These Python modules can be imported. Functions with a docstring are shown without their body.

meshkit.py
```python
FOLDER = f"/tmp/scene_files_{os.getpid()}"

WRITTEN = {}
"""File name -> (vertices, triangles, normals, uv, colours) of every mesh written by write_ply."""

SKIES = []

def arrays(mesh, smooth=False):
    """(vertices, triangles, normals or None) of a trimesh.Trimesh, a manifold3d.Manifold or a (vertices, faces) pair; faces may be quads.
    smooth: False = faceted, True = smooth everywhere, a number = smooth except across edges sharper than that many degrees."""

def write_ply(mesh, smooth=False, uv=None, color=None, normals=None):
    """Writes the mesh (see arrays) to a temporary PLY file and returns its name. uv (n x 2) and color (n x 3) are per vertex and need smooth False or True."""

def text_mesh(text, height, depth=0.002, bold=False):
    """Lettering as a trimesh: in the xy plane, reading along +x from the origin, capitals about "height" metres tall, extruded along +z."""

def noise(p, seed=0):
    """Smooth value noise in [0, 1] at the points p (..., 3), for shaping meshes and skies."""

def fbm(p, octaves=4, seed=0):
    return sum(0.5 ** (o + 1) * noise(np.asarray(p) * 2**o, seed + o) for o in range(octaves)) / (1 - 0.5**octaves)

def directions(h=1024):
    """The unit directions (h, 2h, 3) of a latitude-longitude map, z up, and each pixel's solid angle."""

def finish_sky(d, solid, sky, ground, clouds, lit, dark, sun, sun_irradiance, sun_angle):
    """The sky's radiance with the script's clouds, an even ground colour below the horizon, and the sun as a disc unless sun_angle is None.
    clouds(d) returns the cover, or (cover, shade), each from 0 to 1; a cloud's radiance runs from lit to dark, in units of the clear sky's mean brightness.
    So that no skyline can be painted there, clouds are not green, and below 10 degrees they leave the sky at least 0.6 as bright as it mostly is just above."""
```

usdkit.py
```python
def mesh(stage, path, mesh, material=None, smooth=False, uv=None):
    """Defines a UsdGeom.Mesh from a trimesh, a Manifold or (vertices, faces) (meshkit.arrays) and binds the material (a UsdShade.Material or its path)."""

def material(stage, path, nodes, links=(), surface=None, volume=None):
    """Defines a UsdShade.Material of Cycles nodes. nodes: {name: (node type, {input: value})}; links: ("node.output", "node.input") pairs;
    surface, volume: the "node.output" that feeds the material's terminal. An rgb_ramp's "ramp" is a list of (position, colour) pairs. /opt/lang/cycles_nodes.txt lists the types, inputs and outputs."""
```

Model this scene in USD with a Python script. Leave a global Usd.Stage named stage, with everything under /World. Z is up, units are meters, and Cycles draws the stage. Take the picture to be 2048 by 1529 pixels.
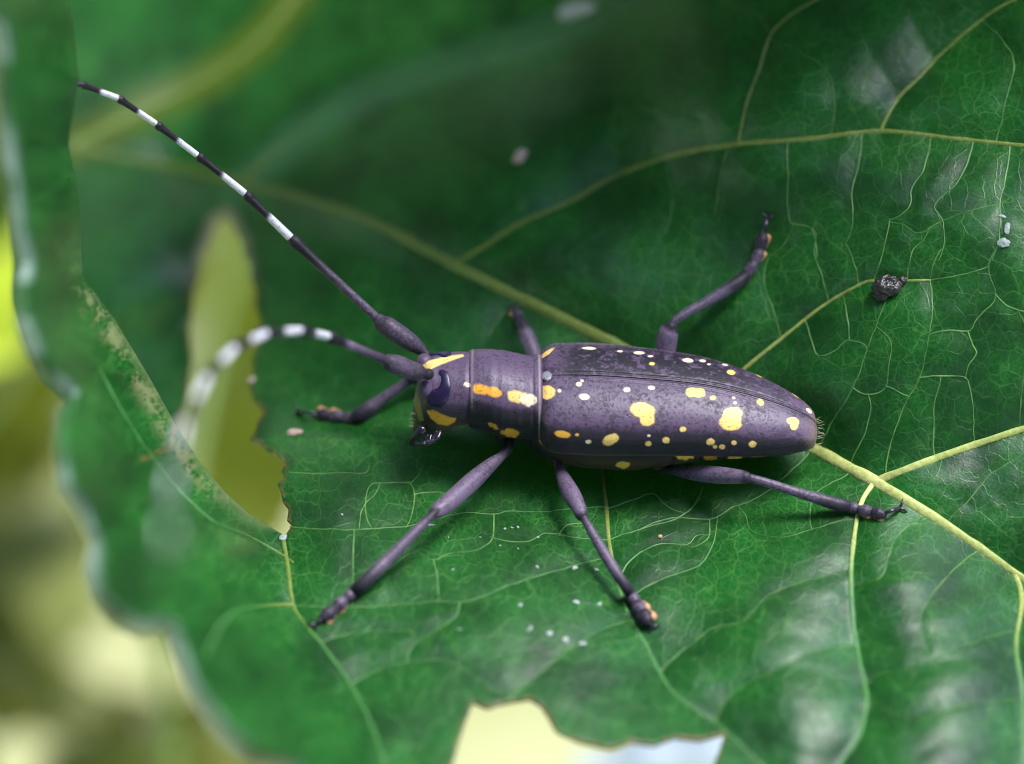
import math, random
import numpy as np, trimesh, manifold3d as m3, shapely, shapely.geometry as sg, shapely.ops
from scipy.interpolate import RBFInterpolator, PchipInterpolator, CubicSpline
from scipy.spatial import Delaunay, cKDTree
import usdkit, meshkit
from pxr import Gf, Sdf, Usd, UsdGeom, UsdLux, UsdShade, Vt

random.seed(7)
RNG = np.random.default_rng(7)
stage = Usd.Stage.CreateInMemory()
UsdGeom.SetStageUpAxis(stage, "Z")
UsdGeom.Xform.Define(stage, "/World")
T = Sdf.ValueTypeNames

# ------------------------------------------------------------------ camera, sky, sun
PITCH = math.radians(50)                  # the camera looks down on the leaf
FOCUS = 0.25
FP = np.array([0.0, 0.0, 0.35])           # the point in focus, 35 cm above the ground
RIGHT = np.array([1.0, 0, 0])
FWD = np.array([0, math.cos(PITCH), -math.sin(PITCH)])
UP = np.array([0, math.sin(PITCH), math.cos(PITCH)])
CAM = FP - FOCUS * FWD
APER = 36.0
FOCAL = 110.0
cam = UsdGeom.Camera.Define(stage, "/World/camera")
cam.CreateFocalLengthAttr(FOCAL)
cam.CreateHorizontalApertureAttr(APER)
cam.CreateVerticalApertureAttr(APER * 764 / 1024)
cam.CreateFocusDistanceAttr(FOCUS)
cam.CreateFStopAttr(11.0)
cam.CreateClippingRangeAttr(Gf.Vec2f(0.01, 2000))
cam.CreateExposureAttr(2.5)
mat4 = Gf.Matrix4d(*RIGHT, 0, *UP, 0, *(-FWD), 0, *CAM, 1)
cam.AddTransformOp().Set(mat4)

SUN_DIR = np.array([0.40, 0.34, 1.0]); SUN_DIR /= np.linalg.norm(SUN_DIR)   # towards the sun
SKY_STRENGTH = 0.15
sky_mat = usdkit.material(stage, "/World/Looks/sky_look", {
    "sky": ("sky_texture", {"sky_type": "single_scattering", "sun_disc": False, "sun_elevation": float(math.asin(SUN_DIR[2])),
                            "sun_rotation": float(math.atan2(SUN_DIR[0], SUN_DIR[1])), "aerosol_density": 0.7}),
    "bg": ("background_shader", {"strength": SKY_STRENGTH})}, [("sky.color", "bg.color")], surface="bg.background")
dome = UsdLux.DomeLight.Define(stage, "/World/sky")
UsdShade.MaterialBindingAPI.Apply(dome.GetPrim()).Bind(sky_mat)
sun = UsdLux.DistantLight.Define(stage, "/World/sun")
sun.CreateIntensityAttr(0.25)
sun.CreateAngleAttr(26.0)
sun.CreateColorAttr(Gf.Vec3f(1.0, 0.98, 0.95))
sun.CreateNormalizeAttr(True)
zz = SUN_DIR; xx = np.cross([0, 0, 1.0], zz); xx /= np.linalg.norm(xx); yy = np.cross(zz, xx)
sun.AddTransformOp().Set(Gf.Matrix4d(*xx, 0, *yy, 0, *zz, 0, 0, 0, 30, 1))


# ------------------------------------------------------------------ helpers
def P(px, py, d):
    """Point seen at pixel (px, py) of the 2048 x 1529 photograph, d mm beyond the focus plane."""
    px, py, d = np.broadcast_arrays(np.asarray(px, float), np.asarray(py, float), np.asarray(d, float))
    z = FOCUS + d / 1000.0
    k = APER / FOCAL / 2048.0
    x = (px - 1024) * k * z
    y = -(py - 764.5) * k * z
    return CAM + x[..., None] * RIGHT + y[..., None] * UP + z[..., None] * FWD


def to_px(v):
    r = np.asarray(v) - CAM
    z = r @ FWD
    k = APER / FOCAL / 2048.0
    return 1024 + (r @ RIGHT) / z / k, 764.5 - (r @ UP) / z / k


used = {}


def numbered(path):
    n = used.get(path, -1) + 1
    used[path] = n
    return path if n == 0 else f"{path}_{n:03d}"


def tag(prim, label=None, cat=None, group=None, kind=None):
    for k, v in (("label", label), ("category", cat), ("group", group), ("kind", kind)):
        if v:
            prim.SetCustomDataByKey(k, v)
    return prim


def thing(name, label, cat, group=None, loc=(0, 0, 0)):
    x = UsdGeom.Xform.Define(stage, numbered("/World/" + name))
    x.AddTranslateOp().Set(Gf.Vec3d(*map(float, loc)))
    x.GetPrim().SetCustomDataByKey("base", "xform")
    x.GetPrim().ClearCustomDataByKey("base")
    BASE[x.GetPath().pathString] = np.asarray(loc, float)
    return tag(x.GetPrim(), label, cat, group)


BASE = {}


def part(name, mesh, mat, parent=None, smooth=35, prim=None, label=None, kind=None):
    """One Mesh prim under parent (or /World). prim: {name: values or function(vertices)} of per-vertex attributes."""
    v, f, n = meshkit.arrays(mesh, smooth)
    root = parent.GetPath().pathString if parent is not None else "/World"
    base = next((BASE[p] for p in BASE if root == p or root.startswith(p + "/")), np.zeros(3))
    m = usdkit.mesh(stage, numbered(root + "/" + name), (v - base, f), mat)
    if n is not None:
        m.CreateNormalsAttr(Vt.Vec3fArray.FromNumpy(n.astype(np.float32)))
        m.SetNormalsInterpolation("vertex")
    for k, a in (prim or {}).items():
        a = np.asarray(a(v) if callable(a) else a, np.float32)
        assert len(a) == len(v), (name, k, len(a), len(v))
        if a.ndim == 1:
            UsdGeom.PrimvarsAPI(m).CreatePrimvar(k, T.FloatArray, "vertex").Set(Vt.FloatArray.FromNumpy(a))
        else:
            UsdGeom.PrimvarsAPI(m).CreatePrimvar(k, T.Color3fArray if k.endswith("color") else T.Float3Array, "vertex").Set(Vt.Vec3fArray.FromNumpy(a))
    tag(m.GetPrim(), label, kind=kind)
    return m.GetPrim()


def smoothstep(x, a, b):
    t = np.clip((np.asarray(x, float) - a) / (b - a), 0, 1)
    return t * t * (3 - 2 * t)


def spline(pts, n=None, step=None):
    """Points (k, d) resampled along a smooth curve through them."""
    p = np.asarray(pts, float)
    s = np.r_[0, np.cumsum(np.linalg.norm(np.diff(p[:, :2], axis=0), axis=1) + 1e-9)]
    if step:
        n = max(3, int(s[-1] / step) + 1)
    q = np.linspace(0, s[-1], n)
    return PchipInterpolator(s, p, axis=0)(q) if len(p) > 2 else p[0] + (p[-1] - p[0]) * (q / s[-1])[:, None]


def tube(points, radii, sides=10, flat=1.0, flat_dir=None, caps=True):
    """Closed tube along world points; rounded ends; flat squeezes it along flat_dir."""
    p = np.asarray(points, float); r = np.broadcast_to(np.asarray(radii, float), (len(p),))
    t = np.gradient(p, axis=0); t /= np.linalg.norm(t, axis=1, keepdims=True) + 1e-15
    ref = FWD if flat_dir is None else np.asarray(flat_dir, float)
    ref = np.broadcast_to(ref, p.shape)
    a = np.cross(t, ref); a /= np.linalg.norm(a, axis=1, keepdims=True) + 1e-15
    b = np.cross(t, a)
    if caps:                                   # extra rings that round the ends off
        def cap(i, sgn):
            ang = np.radians([80, 55, 28])
            return [(p[i] + sgn * t[i] * r[i] * math.sin(x), r[i] * math.cos(x)) for x in ang]
        c0, c1 = cap(0, -1), cap(-1, 1)[::-1]
        p = np.vstack([[c[0] for c in c0], p, [c[0] for c in c1]])
        r = np.r_[[c[1] for c in c0], r, [c[1] for c in c1]]
        a = np.vstack([[a[0]] * 3, a, [a[-1]] * 3]); b = np.vstack([[b[0]] * 3, b, [b[-1]] * 3])
    ang = np.arange(sides) * 2 * np.pi / sides
    v = p[:, None] + r[:, None, None] * (np.cos(ang)[None, :, None] * a[:, None] + flat * np.sin(ang)[None, :, None] * b[:, None])
    k = len(p)
    i, j = np.meshgrid(np.arange(k - 1), np.arange(sides), indexing="ij")
    q = np.stack([i * sides + j, i * sides + (j + 1) % sides, (i + 1) * sides + (j + 1) % sides, (i + 1) * sides + j], -1).reshape(-1, 4)
    f = np.vstack([q[:, [0, 2, 1]], q[:, [0, 3, 2]]])
    v = np.vstack([v.reshape(-1, 3), p[0], p[-1]]); n = k * sides
    jj = np.arange(sides)
    f = np.vstack([f, np.c_[jj, (jj + 1) % sides, np.full(sides, n)], np.c_[(k - 1) * sides + (jj + 1) % sides, (k - 1) * sides + jj, np.full(sides, n + 1)]])
    m = trimesh.Trimesh(v, f, process=False)
    if m.volume < 0:
        m.invert()
    return m


def join(ms):
    return trimesh.util.concatenate(ms)


def M(name, nodes, links, surface):
    return usdkit.material(stage, "/World/Looks/" + name, nodes, links, surface=surface)


# ------------------------------------------------------------------ materials
def leaf_look(name, dark, light, vein, rough, net=0.6, translucent=0.18, tcol=(0.15, 0.45, 0.02), bump=1.0):
    """Leaf blade: two greens in soft patches, a fine net of pale veinlets, leathery relief; primvars leafpos (mm), extra_color, extra."""
    return M(name, {
        "pos": ("attribute", {"attribute": "leafpos"}),
        "ec": ("attribute", {"attribute": "extra_color"}),
        "ef": ("attribute", {"attribute": "extra"}),
        "n1": ("noise_texture", {"scale": 0.16, "detail": 3.0, "roughness": 0.6}),
        "n2": ("noise_texture", {"scale": 1.7, "detail": 3.0, "roughness": 0.65}),
        "w": ("noise_texture", {"scale": 0.9, "detail": 1.0}),
        "wm": ("vector_math", {"math_type": "multiply_add", "vector2": (0.9, 0.9, 0.9)}),
        "vo": ("voronoi_texture", {"scale": 0.62, "feature": "distance_to_edge", "randomness": 0.9}),
        "vo2": ("voronoi_texture", {"scale": 2.1, "feature": "distance_to_edge", "randomness": 0.95}),
        "r0": ("rgb_ramp", {"ramp": [(0.36, dark), (0.66, light)]}),
        "r1": ("map_range", {"value": 0, "from_min": 0.008, "from_max": 0.035, "to_min": 0.8, "to_max": 0.0, "clamp": True}),
        "r2": ("map_range", {"value": 0, "from_min": 0.01, "from_max": 0.09, "to_min": 0.5, "to_max": 0.0, "clamp": True}),
        "mx": ("math", {"math_type": "maximum"}),
        "ms": ("math", {"math_type": "multiply", "value2": net}),
        "nz": ("map_range", {"from_min": 0.35, "from_max": 0.7, "to_min": 0.15, "to_max": 1.0, "clamp": True}),
        "mz": ("math", {"math_type": "multiply"}),
        "mv": ("mix", {"color2": vein}),
        "mottle": ("mix", {"mix_type": "multiply", "fac": 0.55}),
        "r3": ("rgb_ramp", {"ramp": [(0.3, (0.55, 0.6, 0.55)), (0.7, (1.15, 1.1, 1.1))]}),
        "me": ("mix", {}),
        "h1": ("noise_texture", {"scale": 5.0, "detail": 1.5, "roughness": 0.6}),
        "hm": ("math", {"math_type": "multiply", "value2": 0.05}),
        "hb": ("math", {"math_type": "multiply_add", "value2": 0.001 * bump}),
        "hv": ("math", {"math_type": "multiply", "value2": 0.00003 * bump}),
        "b": ("bump", {"strength": 1.0, "distance": 1.0, "use_object_space": False}),
        "rr": ("map_range", {"from_min": 0.3, "from_max": 0.7, "to_min": rough - 0.03, "to_max": rough + 0.04, "clamp": True}),
        "p": ("principled_bsdf", {"specular_ior_level": 0.40}),
        "tr": ("translucent_bsdf", {"color": tcol}),
        "mix": ("mix_closure", {"fac": translucent}),
    }, [("pos.vector", "n1.vector"), ("pos.vector", "n2.vector"), ("pos.vector", "w.vector"), ("w.color", "wm.vector1"), ("pos.vector", "wm.vector3"),
        ("wm.vector", "vo.vector"), ("wm.vector", "vo2.vector"), ("pos.vector", "h1.vector"),
        ("n1.fac", "r0.fac"), ("vo.distance", "r1.value"), ("vo2.distance", "r2.value"), ("r1.result", "mx.value1"), ("r2.result", "mx.value2"),
        ("mx.value", "ms.value1"), ("n1.fac", "nz.value"), ("ms.value", "mz.value1"), ("nz.result", "mz.value2"),
        ("n2.fac", "r3.fac"), ("r0.color", "mottle.color1"), ("r3.color", "mottle.color2"), ("mottle.color", "mv.color1"), ("mz.value", "mv.fac"),
        ("mv.color", "me.color1"), ("ec.color", "me.color2"), ("ef.fac", "me.fac"), ("me.color", "p.base_color"),
        ("h1.fac", "hm.value1"), ("hm.value", "hb.value1"),
        ("r1.result", "hv.value1"), ("hv.value", "hb.value3"), ("hb.value", "b.height"), ("b.normal", "p.normal"),
        ("n2.fac", "rr.value"), ("rr.result", "p.roughness"), ("p.BSDF", "mix.closure1"), ("tr.BSDF", "mix.closure2")], "mix.closure")


LEAF = leaf_look("leaf_look", (0.002, 0.034, 0.004), (0.006, 0.096, 0.011), (0.09, 0.24, 0.05), 0.40, net=0.7, bump=0.45)
VEIN = M("vein_look", {
    "c": ("texture_coordinate", {}), "n": ("noise_texture", {"scale": 2500.0, "detail": 3.0}), "t": ("attribute", {"attribute": "tint_color"}),
    "g": ("rgb_ramp", {"ramp": [(0.3, (0.75, 0.75, 0.7)), (0.7, (1.15, 1.1, 1.1))]}), "r": ("mix", {"mix_type": "multiply", "fac": 1.0}),
    "b": ("bump", {"strength": 0.6, "distance": 0.00008}),
    "p": ("principled_bsdf", {"roughness": 0.5, "specular_ior_level": 0.35})},
    [("c.object", "n.vector"), ("n.fac", "g.fac"), ("t.color", "r.color1"), ("g.color", "r.color2"), ("r.color", "p.base_color"), ("n.fac", "b.height"), ("b.normal", "p.normal")], "p.BSDF")
FINE_VEIN = M("fine_vein_look", {
    "c": ("texture_coordinate", {}), "n": ("noise_texture", {"scale": 900.0, "detail": 2.0}),
    "r": ("rgb_ramp", {"ramp": [(0.3, (0.032, 0.125, 0.028)), (0.7, (0.12, 0.24, 0.06))]}),
    "p": ("principled_bsdf", {"roughness": 0.5, "specular_ior_level": 0.3})},
    [("c.object", "n.vector"), ("n.fac", "r.fac"), ("r.color", "p.base_color")], "p.BSDF")


def chitin(name, rough, dark_amount, scale, spec=0.4, sheen=0.03, ior=1.5, bump=0.00006, dark=(0.012, 0.009, 0.016)):
    """Beetle cuticle: primvar tint_color under a mottling of dark bare specks among pale hairs."""
    return M(name, {
        "t": ("attribute", {"attribute": "tint_color"}), "g": ("attribute", {"attribute": "bare"}), "c": ("texture_coordinate", {}),
        "n": ("noise_texture", {"scale": scale, "detail": 4.0, "roughness": 0.65}),
        "n2": ("noise_texture", {"scale": scale * 0.22, "detail": 3.0, "roughness": 0.6}),
        "ad": ("math", {"math_type": "multiply_add", "value2": 0.5}),
        "bb": ("math", {"math_type": "add"}),
        "s": ("map_range", {"from_min": 0.73, "from_max": 0.86, "to_min": 0.0, "to_max": dark_amount, "clamp": True}),
        "m": ("mix", {"color2": dark}),
        "v": ("voronoi_texture", {"scale": scale * 0.95, "randomness": 1.0}),
        "vs": ("map_range", {"from_min": 0.12, "from_max": 0.34, "to_min": 1.0, "to_max": 0.0, "clamp": True}),
        "pit": ("math", {"math_type": "multiply"}), "pf": ("math", {"math_type": "multiply", "value2": 0.9}), "m2": ("mix", {"color2": dark}),
        "hh": ("math", {"math_type": "subtract"}),
        "b": ("bump", {"strength": 1.0, "distance": bump}),
        "rr": ("math", {"math_type": "multiply_add", "value2": 0.18, "value3": rough}),
        "p": ("principled_bsdf", {"roughness": rough, "ior": ior, "specular_ior_level": spec, "sheen_weight": sheen, "sheen_roughness": 0.4, "sheen_tint": (0.85, 0.8, 1.0)})},
        [("c.object", "n.vector"), ("c.object", "n2.vector"), ("n2.fac", "ad.value1"), ("n.fac", "ad.value3"), ("ad.value", "bb.value1"), ("g.fac", "bb.value2"),
         ("bb.value", "s.value"), ("s.result", "m.fac"), ("t.color", "m.color1"),
         ("c.object", "v.vector"), ("v.distance", "vs.value"), ("vs.result", "pit.value1"), ("n2.fac", "pit.value2"), ("pit.value", "pf.value1"), ("pf.value", "m2.fac"), ("m.color", "m2.color1"), ("m2.color", "p.base_color"),
         ("n.fac", "hh.value1"), ("pit.value", "hh.value2"), ("hh.value", "b.height"), ("b.normal", "p.normal"), ("s.result", "rr.value1"), ("rr.value", "p.roughness")], "p.BSDF")


SHELL = chitin("elytron_look", 0.40, 0.72, 3600.0, spec=0.36, ior=1.5, bump=0.000025)
BODY = chitin("body_look", 0.42, 0.55, 3600.0, spec=0.36, ior=1.5, bump=0.00002)
LEG = chitin("leg_look", 0.46, 0.55, 4200.0, spec=0.35, ior=1.5, bump=0.00002)
GLOSSY_BLACK = M("black_chitin_look", {
    "c": ("texture_coordinate", {}), "n": ("noise_texture", {"scale": 9000.0, "detail": 2.0}),
    "r": ("rgb_ramp", {"ramp": [(0.3, (0.006, 0.004, 0.008)), (0.7, (0.02, 0.014, 0.026))]}),
    "p": ("principled_bsdf", {"roughness": 0.22, "specular_ior_level": 0.6})}, [("c.object", "n.vector"), ("n.fac", "r.fac"), ("r.color", "p.base_color")], "p.BSDF")
EYE = M("eye_look", {
    "c": ("texture_coordinate", {}), "v": ("voronoi_texture", {"scale": 16000.0}),
    "b": ("bump", {"strength": 0.25, "distance": 0.00003, "invert": True}),
    "p": ("principled_bsdf", {"base_color": (0.012, 0.006, 0.03), "roughness": 0.3, "specular_ior_level": 0.5})}, [("c.object", "v.vector"), ("v.distance", "b.height"), ("b.normal", "p.normal")], "p.BSDF")
HAIR = M("hair_look", {"p": ("principled_bsdf", {"base_color": (0.5, 0.42, 0.25), "roughness": 0.5})}, [], "p.BSDF")


def grain(name, a, b, scale, rough=0.7, spec=0.3, bump=0.0):
    return M(name, {"c": ("texture_coordinate", {}), "n": ("noise_texture", {"scale": scale, "detail": 4.0, "roughness": 0.6}),
                    "r": ("rgb_ramp", {"ramp": [(0.32, a), (0.68, b)]}), "b": ("bump", {"strength": 0.7, "distance": bump}),
                    "p": ("principled_bsdf", {"roughness": rough, "specular_ior_level": spec})},
             [("c.object", "n.vector"), ("n.fac", "r.fac"), ("r.color", "p.base_color")] + ([("n.fac", "b.height"), ("b.normal", "p.normal")] if bump else []), "p.BSDF")


FRASS = grain("frass_look", (0.006, 0.005, 0.005), (0.03, 0.024, 0.022), 2500.0, 0.25, 0.6, 0.0002)
WHITE = grain("white_speck_look", (0.16, 0.22, 0.18), (0.40, 0.43, 0.41), 4000.0, 0.5)
BROWN = grain("brown_speck_look", (0.25, 0.15, 0.06), (0.5, 0.33, 0.16), 4000.0, 0.6)
PINK = grain("pink_speck_look", (0.45, 0.28, 0.22), (0.62, 0.45, 0.38), 2000.0, 0.6)
GROUND = grain("ground_look", (0.24, 0.24, 0.07), (0.56, 0.56, 0.31), 5.0, 0.9, 0.2)
STALK = grain("stalk_look", (0.10, 0.18, 0.03), (0.22, 0.30, 0.08), 120.0, 0.5)

# ------------------------------------------------------------------ ground
g = trimesh.creation.box([400, 400, 0.5]); g.apply_translation([0, 0, -0.25])
ground = part("ground", g, GROUND, smooth=False)
tag(ground, "pale sandy ground far below the leaf", kind="structure")

# ------------------------------------------------------------------ the leaf: depth of its surface
CM = np.array([
    (1750, 965, 0), (2048, 1160, -3), (1630, 900, 4.5), (1250, 894, 7.2), (1430, 900, 6.5), (1205, 940, 5.5), (1050, 900, 7.5), (1215, 1080, 0), (1290, 1290, -8), (1345, 1385, -12), (1295, 1245, -6.5),
    (650, 1235, -8), (570, 1072, -1), (560, 960, 4), (700, 930, 5), (900, 1000, 3), (610, 835, 13), (520, 870, 12), (700, 800, 14), (900, 800, 11), (1040, 630, 13), (905, 530, 17.5),
    (750, 450, 26), (480, 370, 43), (330, 330, 50), (160, 320, 45), (300, 600, 34), (380, 650, 37), (300, 850, 22), (60, 600, 22), (500, 770, 20), (500, 560, 31), (470, 440, 39), (1230, 690, 9.5),
    (1530, 455, 9), (1490, 735, 6), (1780, 580, 2), (2000, 480, 0), (2048, 860, 0), (2200, 700, -1), (1760, 265, 6), (1480, 290, 9), (1250, 345, 17), (1130, 410, 16.5), (1030, 315, 22),
    (1545, 70, 12), (1900, 110, 8), (2048, 20, 7), (1150, 30, 34), (700, 190, 46), (160, 20, 70), (700, -150, 62), (1545, -150, 20), (2250, -150, 8), (1705, 1150, -5), (1720, 1300, -9),
    (1730, 1450, -15), (2000, 1350, -10), (2035, 1529, -16), (1700, 1650, -21), (2250, 1650, -20), (1000, 1250, -9), (800, 1500, -21), (1200, 1529, -20), (1000, 1650, -26), (720, 1370, -14), (-100, 0, 74),
    (640, 1285, -10.5), (760, 1500, -22)], float)
CL = np.array([
    (570, 1072, -1), (450, 990, -0.5), (350, 850, -0.5), (260, 690, 0), (170, 560, 0), (158, 420, -6), (150, 300, -9), (150, 80, -12), (140, -150, -15), (100, 300, -20), (90, 100, -26), (20, 100, -42),
    (20, 450, -42), (90, 450, -22), (60, 650, -40), (110, 620, -22), (200, 760, -12), (300, 1000, -14), (200, 1000, -28), (120, 900, -41), (170, 1150, -45), (250, 1250, -46), (350, 1150, -26), (400, 1430, -46), (500, 1500, -43),
    (600, 1400, -26), (480, 1250, -25), (585, 1210, -8), (640, 1285, -10.5), (700, 1370, -14), (760, 1500, -22), (560, 1600, -46), (-40, -150, -48), (440, 1100, -14)], float)
CL[:, 2] = np.where(CL[:, 2] < -10, -10 + (CL[:, 2] + 10) * 0.8, CL[:, 2])
CM[:, 2] = np.where(CM[:, 2] < -10, -10 + (CM[:, 2] + 10) * 0.8, CM[:, 2])
rbf = lambda c: RBFInterpolator(c[:, :2] / 500.0, c[:, 2], kernel="thin_plate_spline", smoothing=0.002)
RM, RL = rbf(CM), rbf(CL)

SEAM = np.array([(570, 1072), (578, 1130), (586, 1210), (610, 1250), (640, 1285), (700, 1370), (738, 1440), (770, 1540), (800, 1700)], float)
MIDRIB = [(2250, 1300), (2048, 1160), (1900, 1057), (1750, 965), (1630, 900), (1430, 797), (1230, 690), (1060, 607), (905, 530), (750, 450), (600, 400), (480, 370), (330, 335), (60, 290)]
SIDES = [  # (points, radius px at the start, at the end)
    ([(1750, 965), (1850, 925), (2048, 858), (2250, 800)], 8.5, 5.5),
    ([(1750, 965), (1722, 1010), (1708, 1080), (1702, 1150), (1705, 1230), (1718, 1320), (1733, 1400), (1722, 1460), (1680, 1529), (1640, 1620)], 5.5, 3),
    ([(2030, 1150), (2044, 1200), (2032, 1290), (2045, 1400), (2048, 1529), (2050, 1640)], 6, 3.5),
    ([(1203, 760), (1204, 935), (1213, 1020), (1218, 1080), (1245, 1200), (1290, 1290), (1345, 1385), (1440, 1455), (1530, 1540)], 4.5, 3),
    ([(566, 1078), (575, 1130), (586, 1210), (610, 1250), (640, 1285), (700, 1370), (738, 1440), (770, 1540)], 4.5, 3),
    ([(905, 530), (960, 500), (1040, 450), (1130, 410), (1250, 345), (1370, 305), (1480, 288), (1620, 278), (1762, 263), (1900, 277), (2048, 292), (2250, 310)], 7, 3.5),
    ([(1430, 797), (1495, 733), (1560, 680), (1650, 610), (1700, 580), (1745, 562), (1790, 562), (1861, 561)], 4, 2.5),
    ([(480, 370), (600, 270), (720, 190), (860, 140), (1000, 95), (1160, 40), (1300, -40)], 8, 6),
    ([(150, 290), (300, 215), (430, 150), (520, 80), (600, -20)], 9, 7),
    ([(1478, 287), (1493, 211), (1520, 136), (1541, 72), (1582, 31), (1633, 0), (1720, -60)], 4, 3),
    ([(1762, 262), (1796, 198), (1841, 153), (1875, 116), (1929, 68), (1997, 17), (2080, -20)], 4, 3),
]
LOBE_SIDES = [
    ([(586, 1211), (530, 1213), (470, 1225), (430, 1270), (415, 1310)], 4.5, 3.5),
    ([(585, 1125), (500, 1075), (430, 1045), (340, 960), (260, 850), (200, 740)], 3, 3),
]
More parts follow.
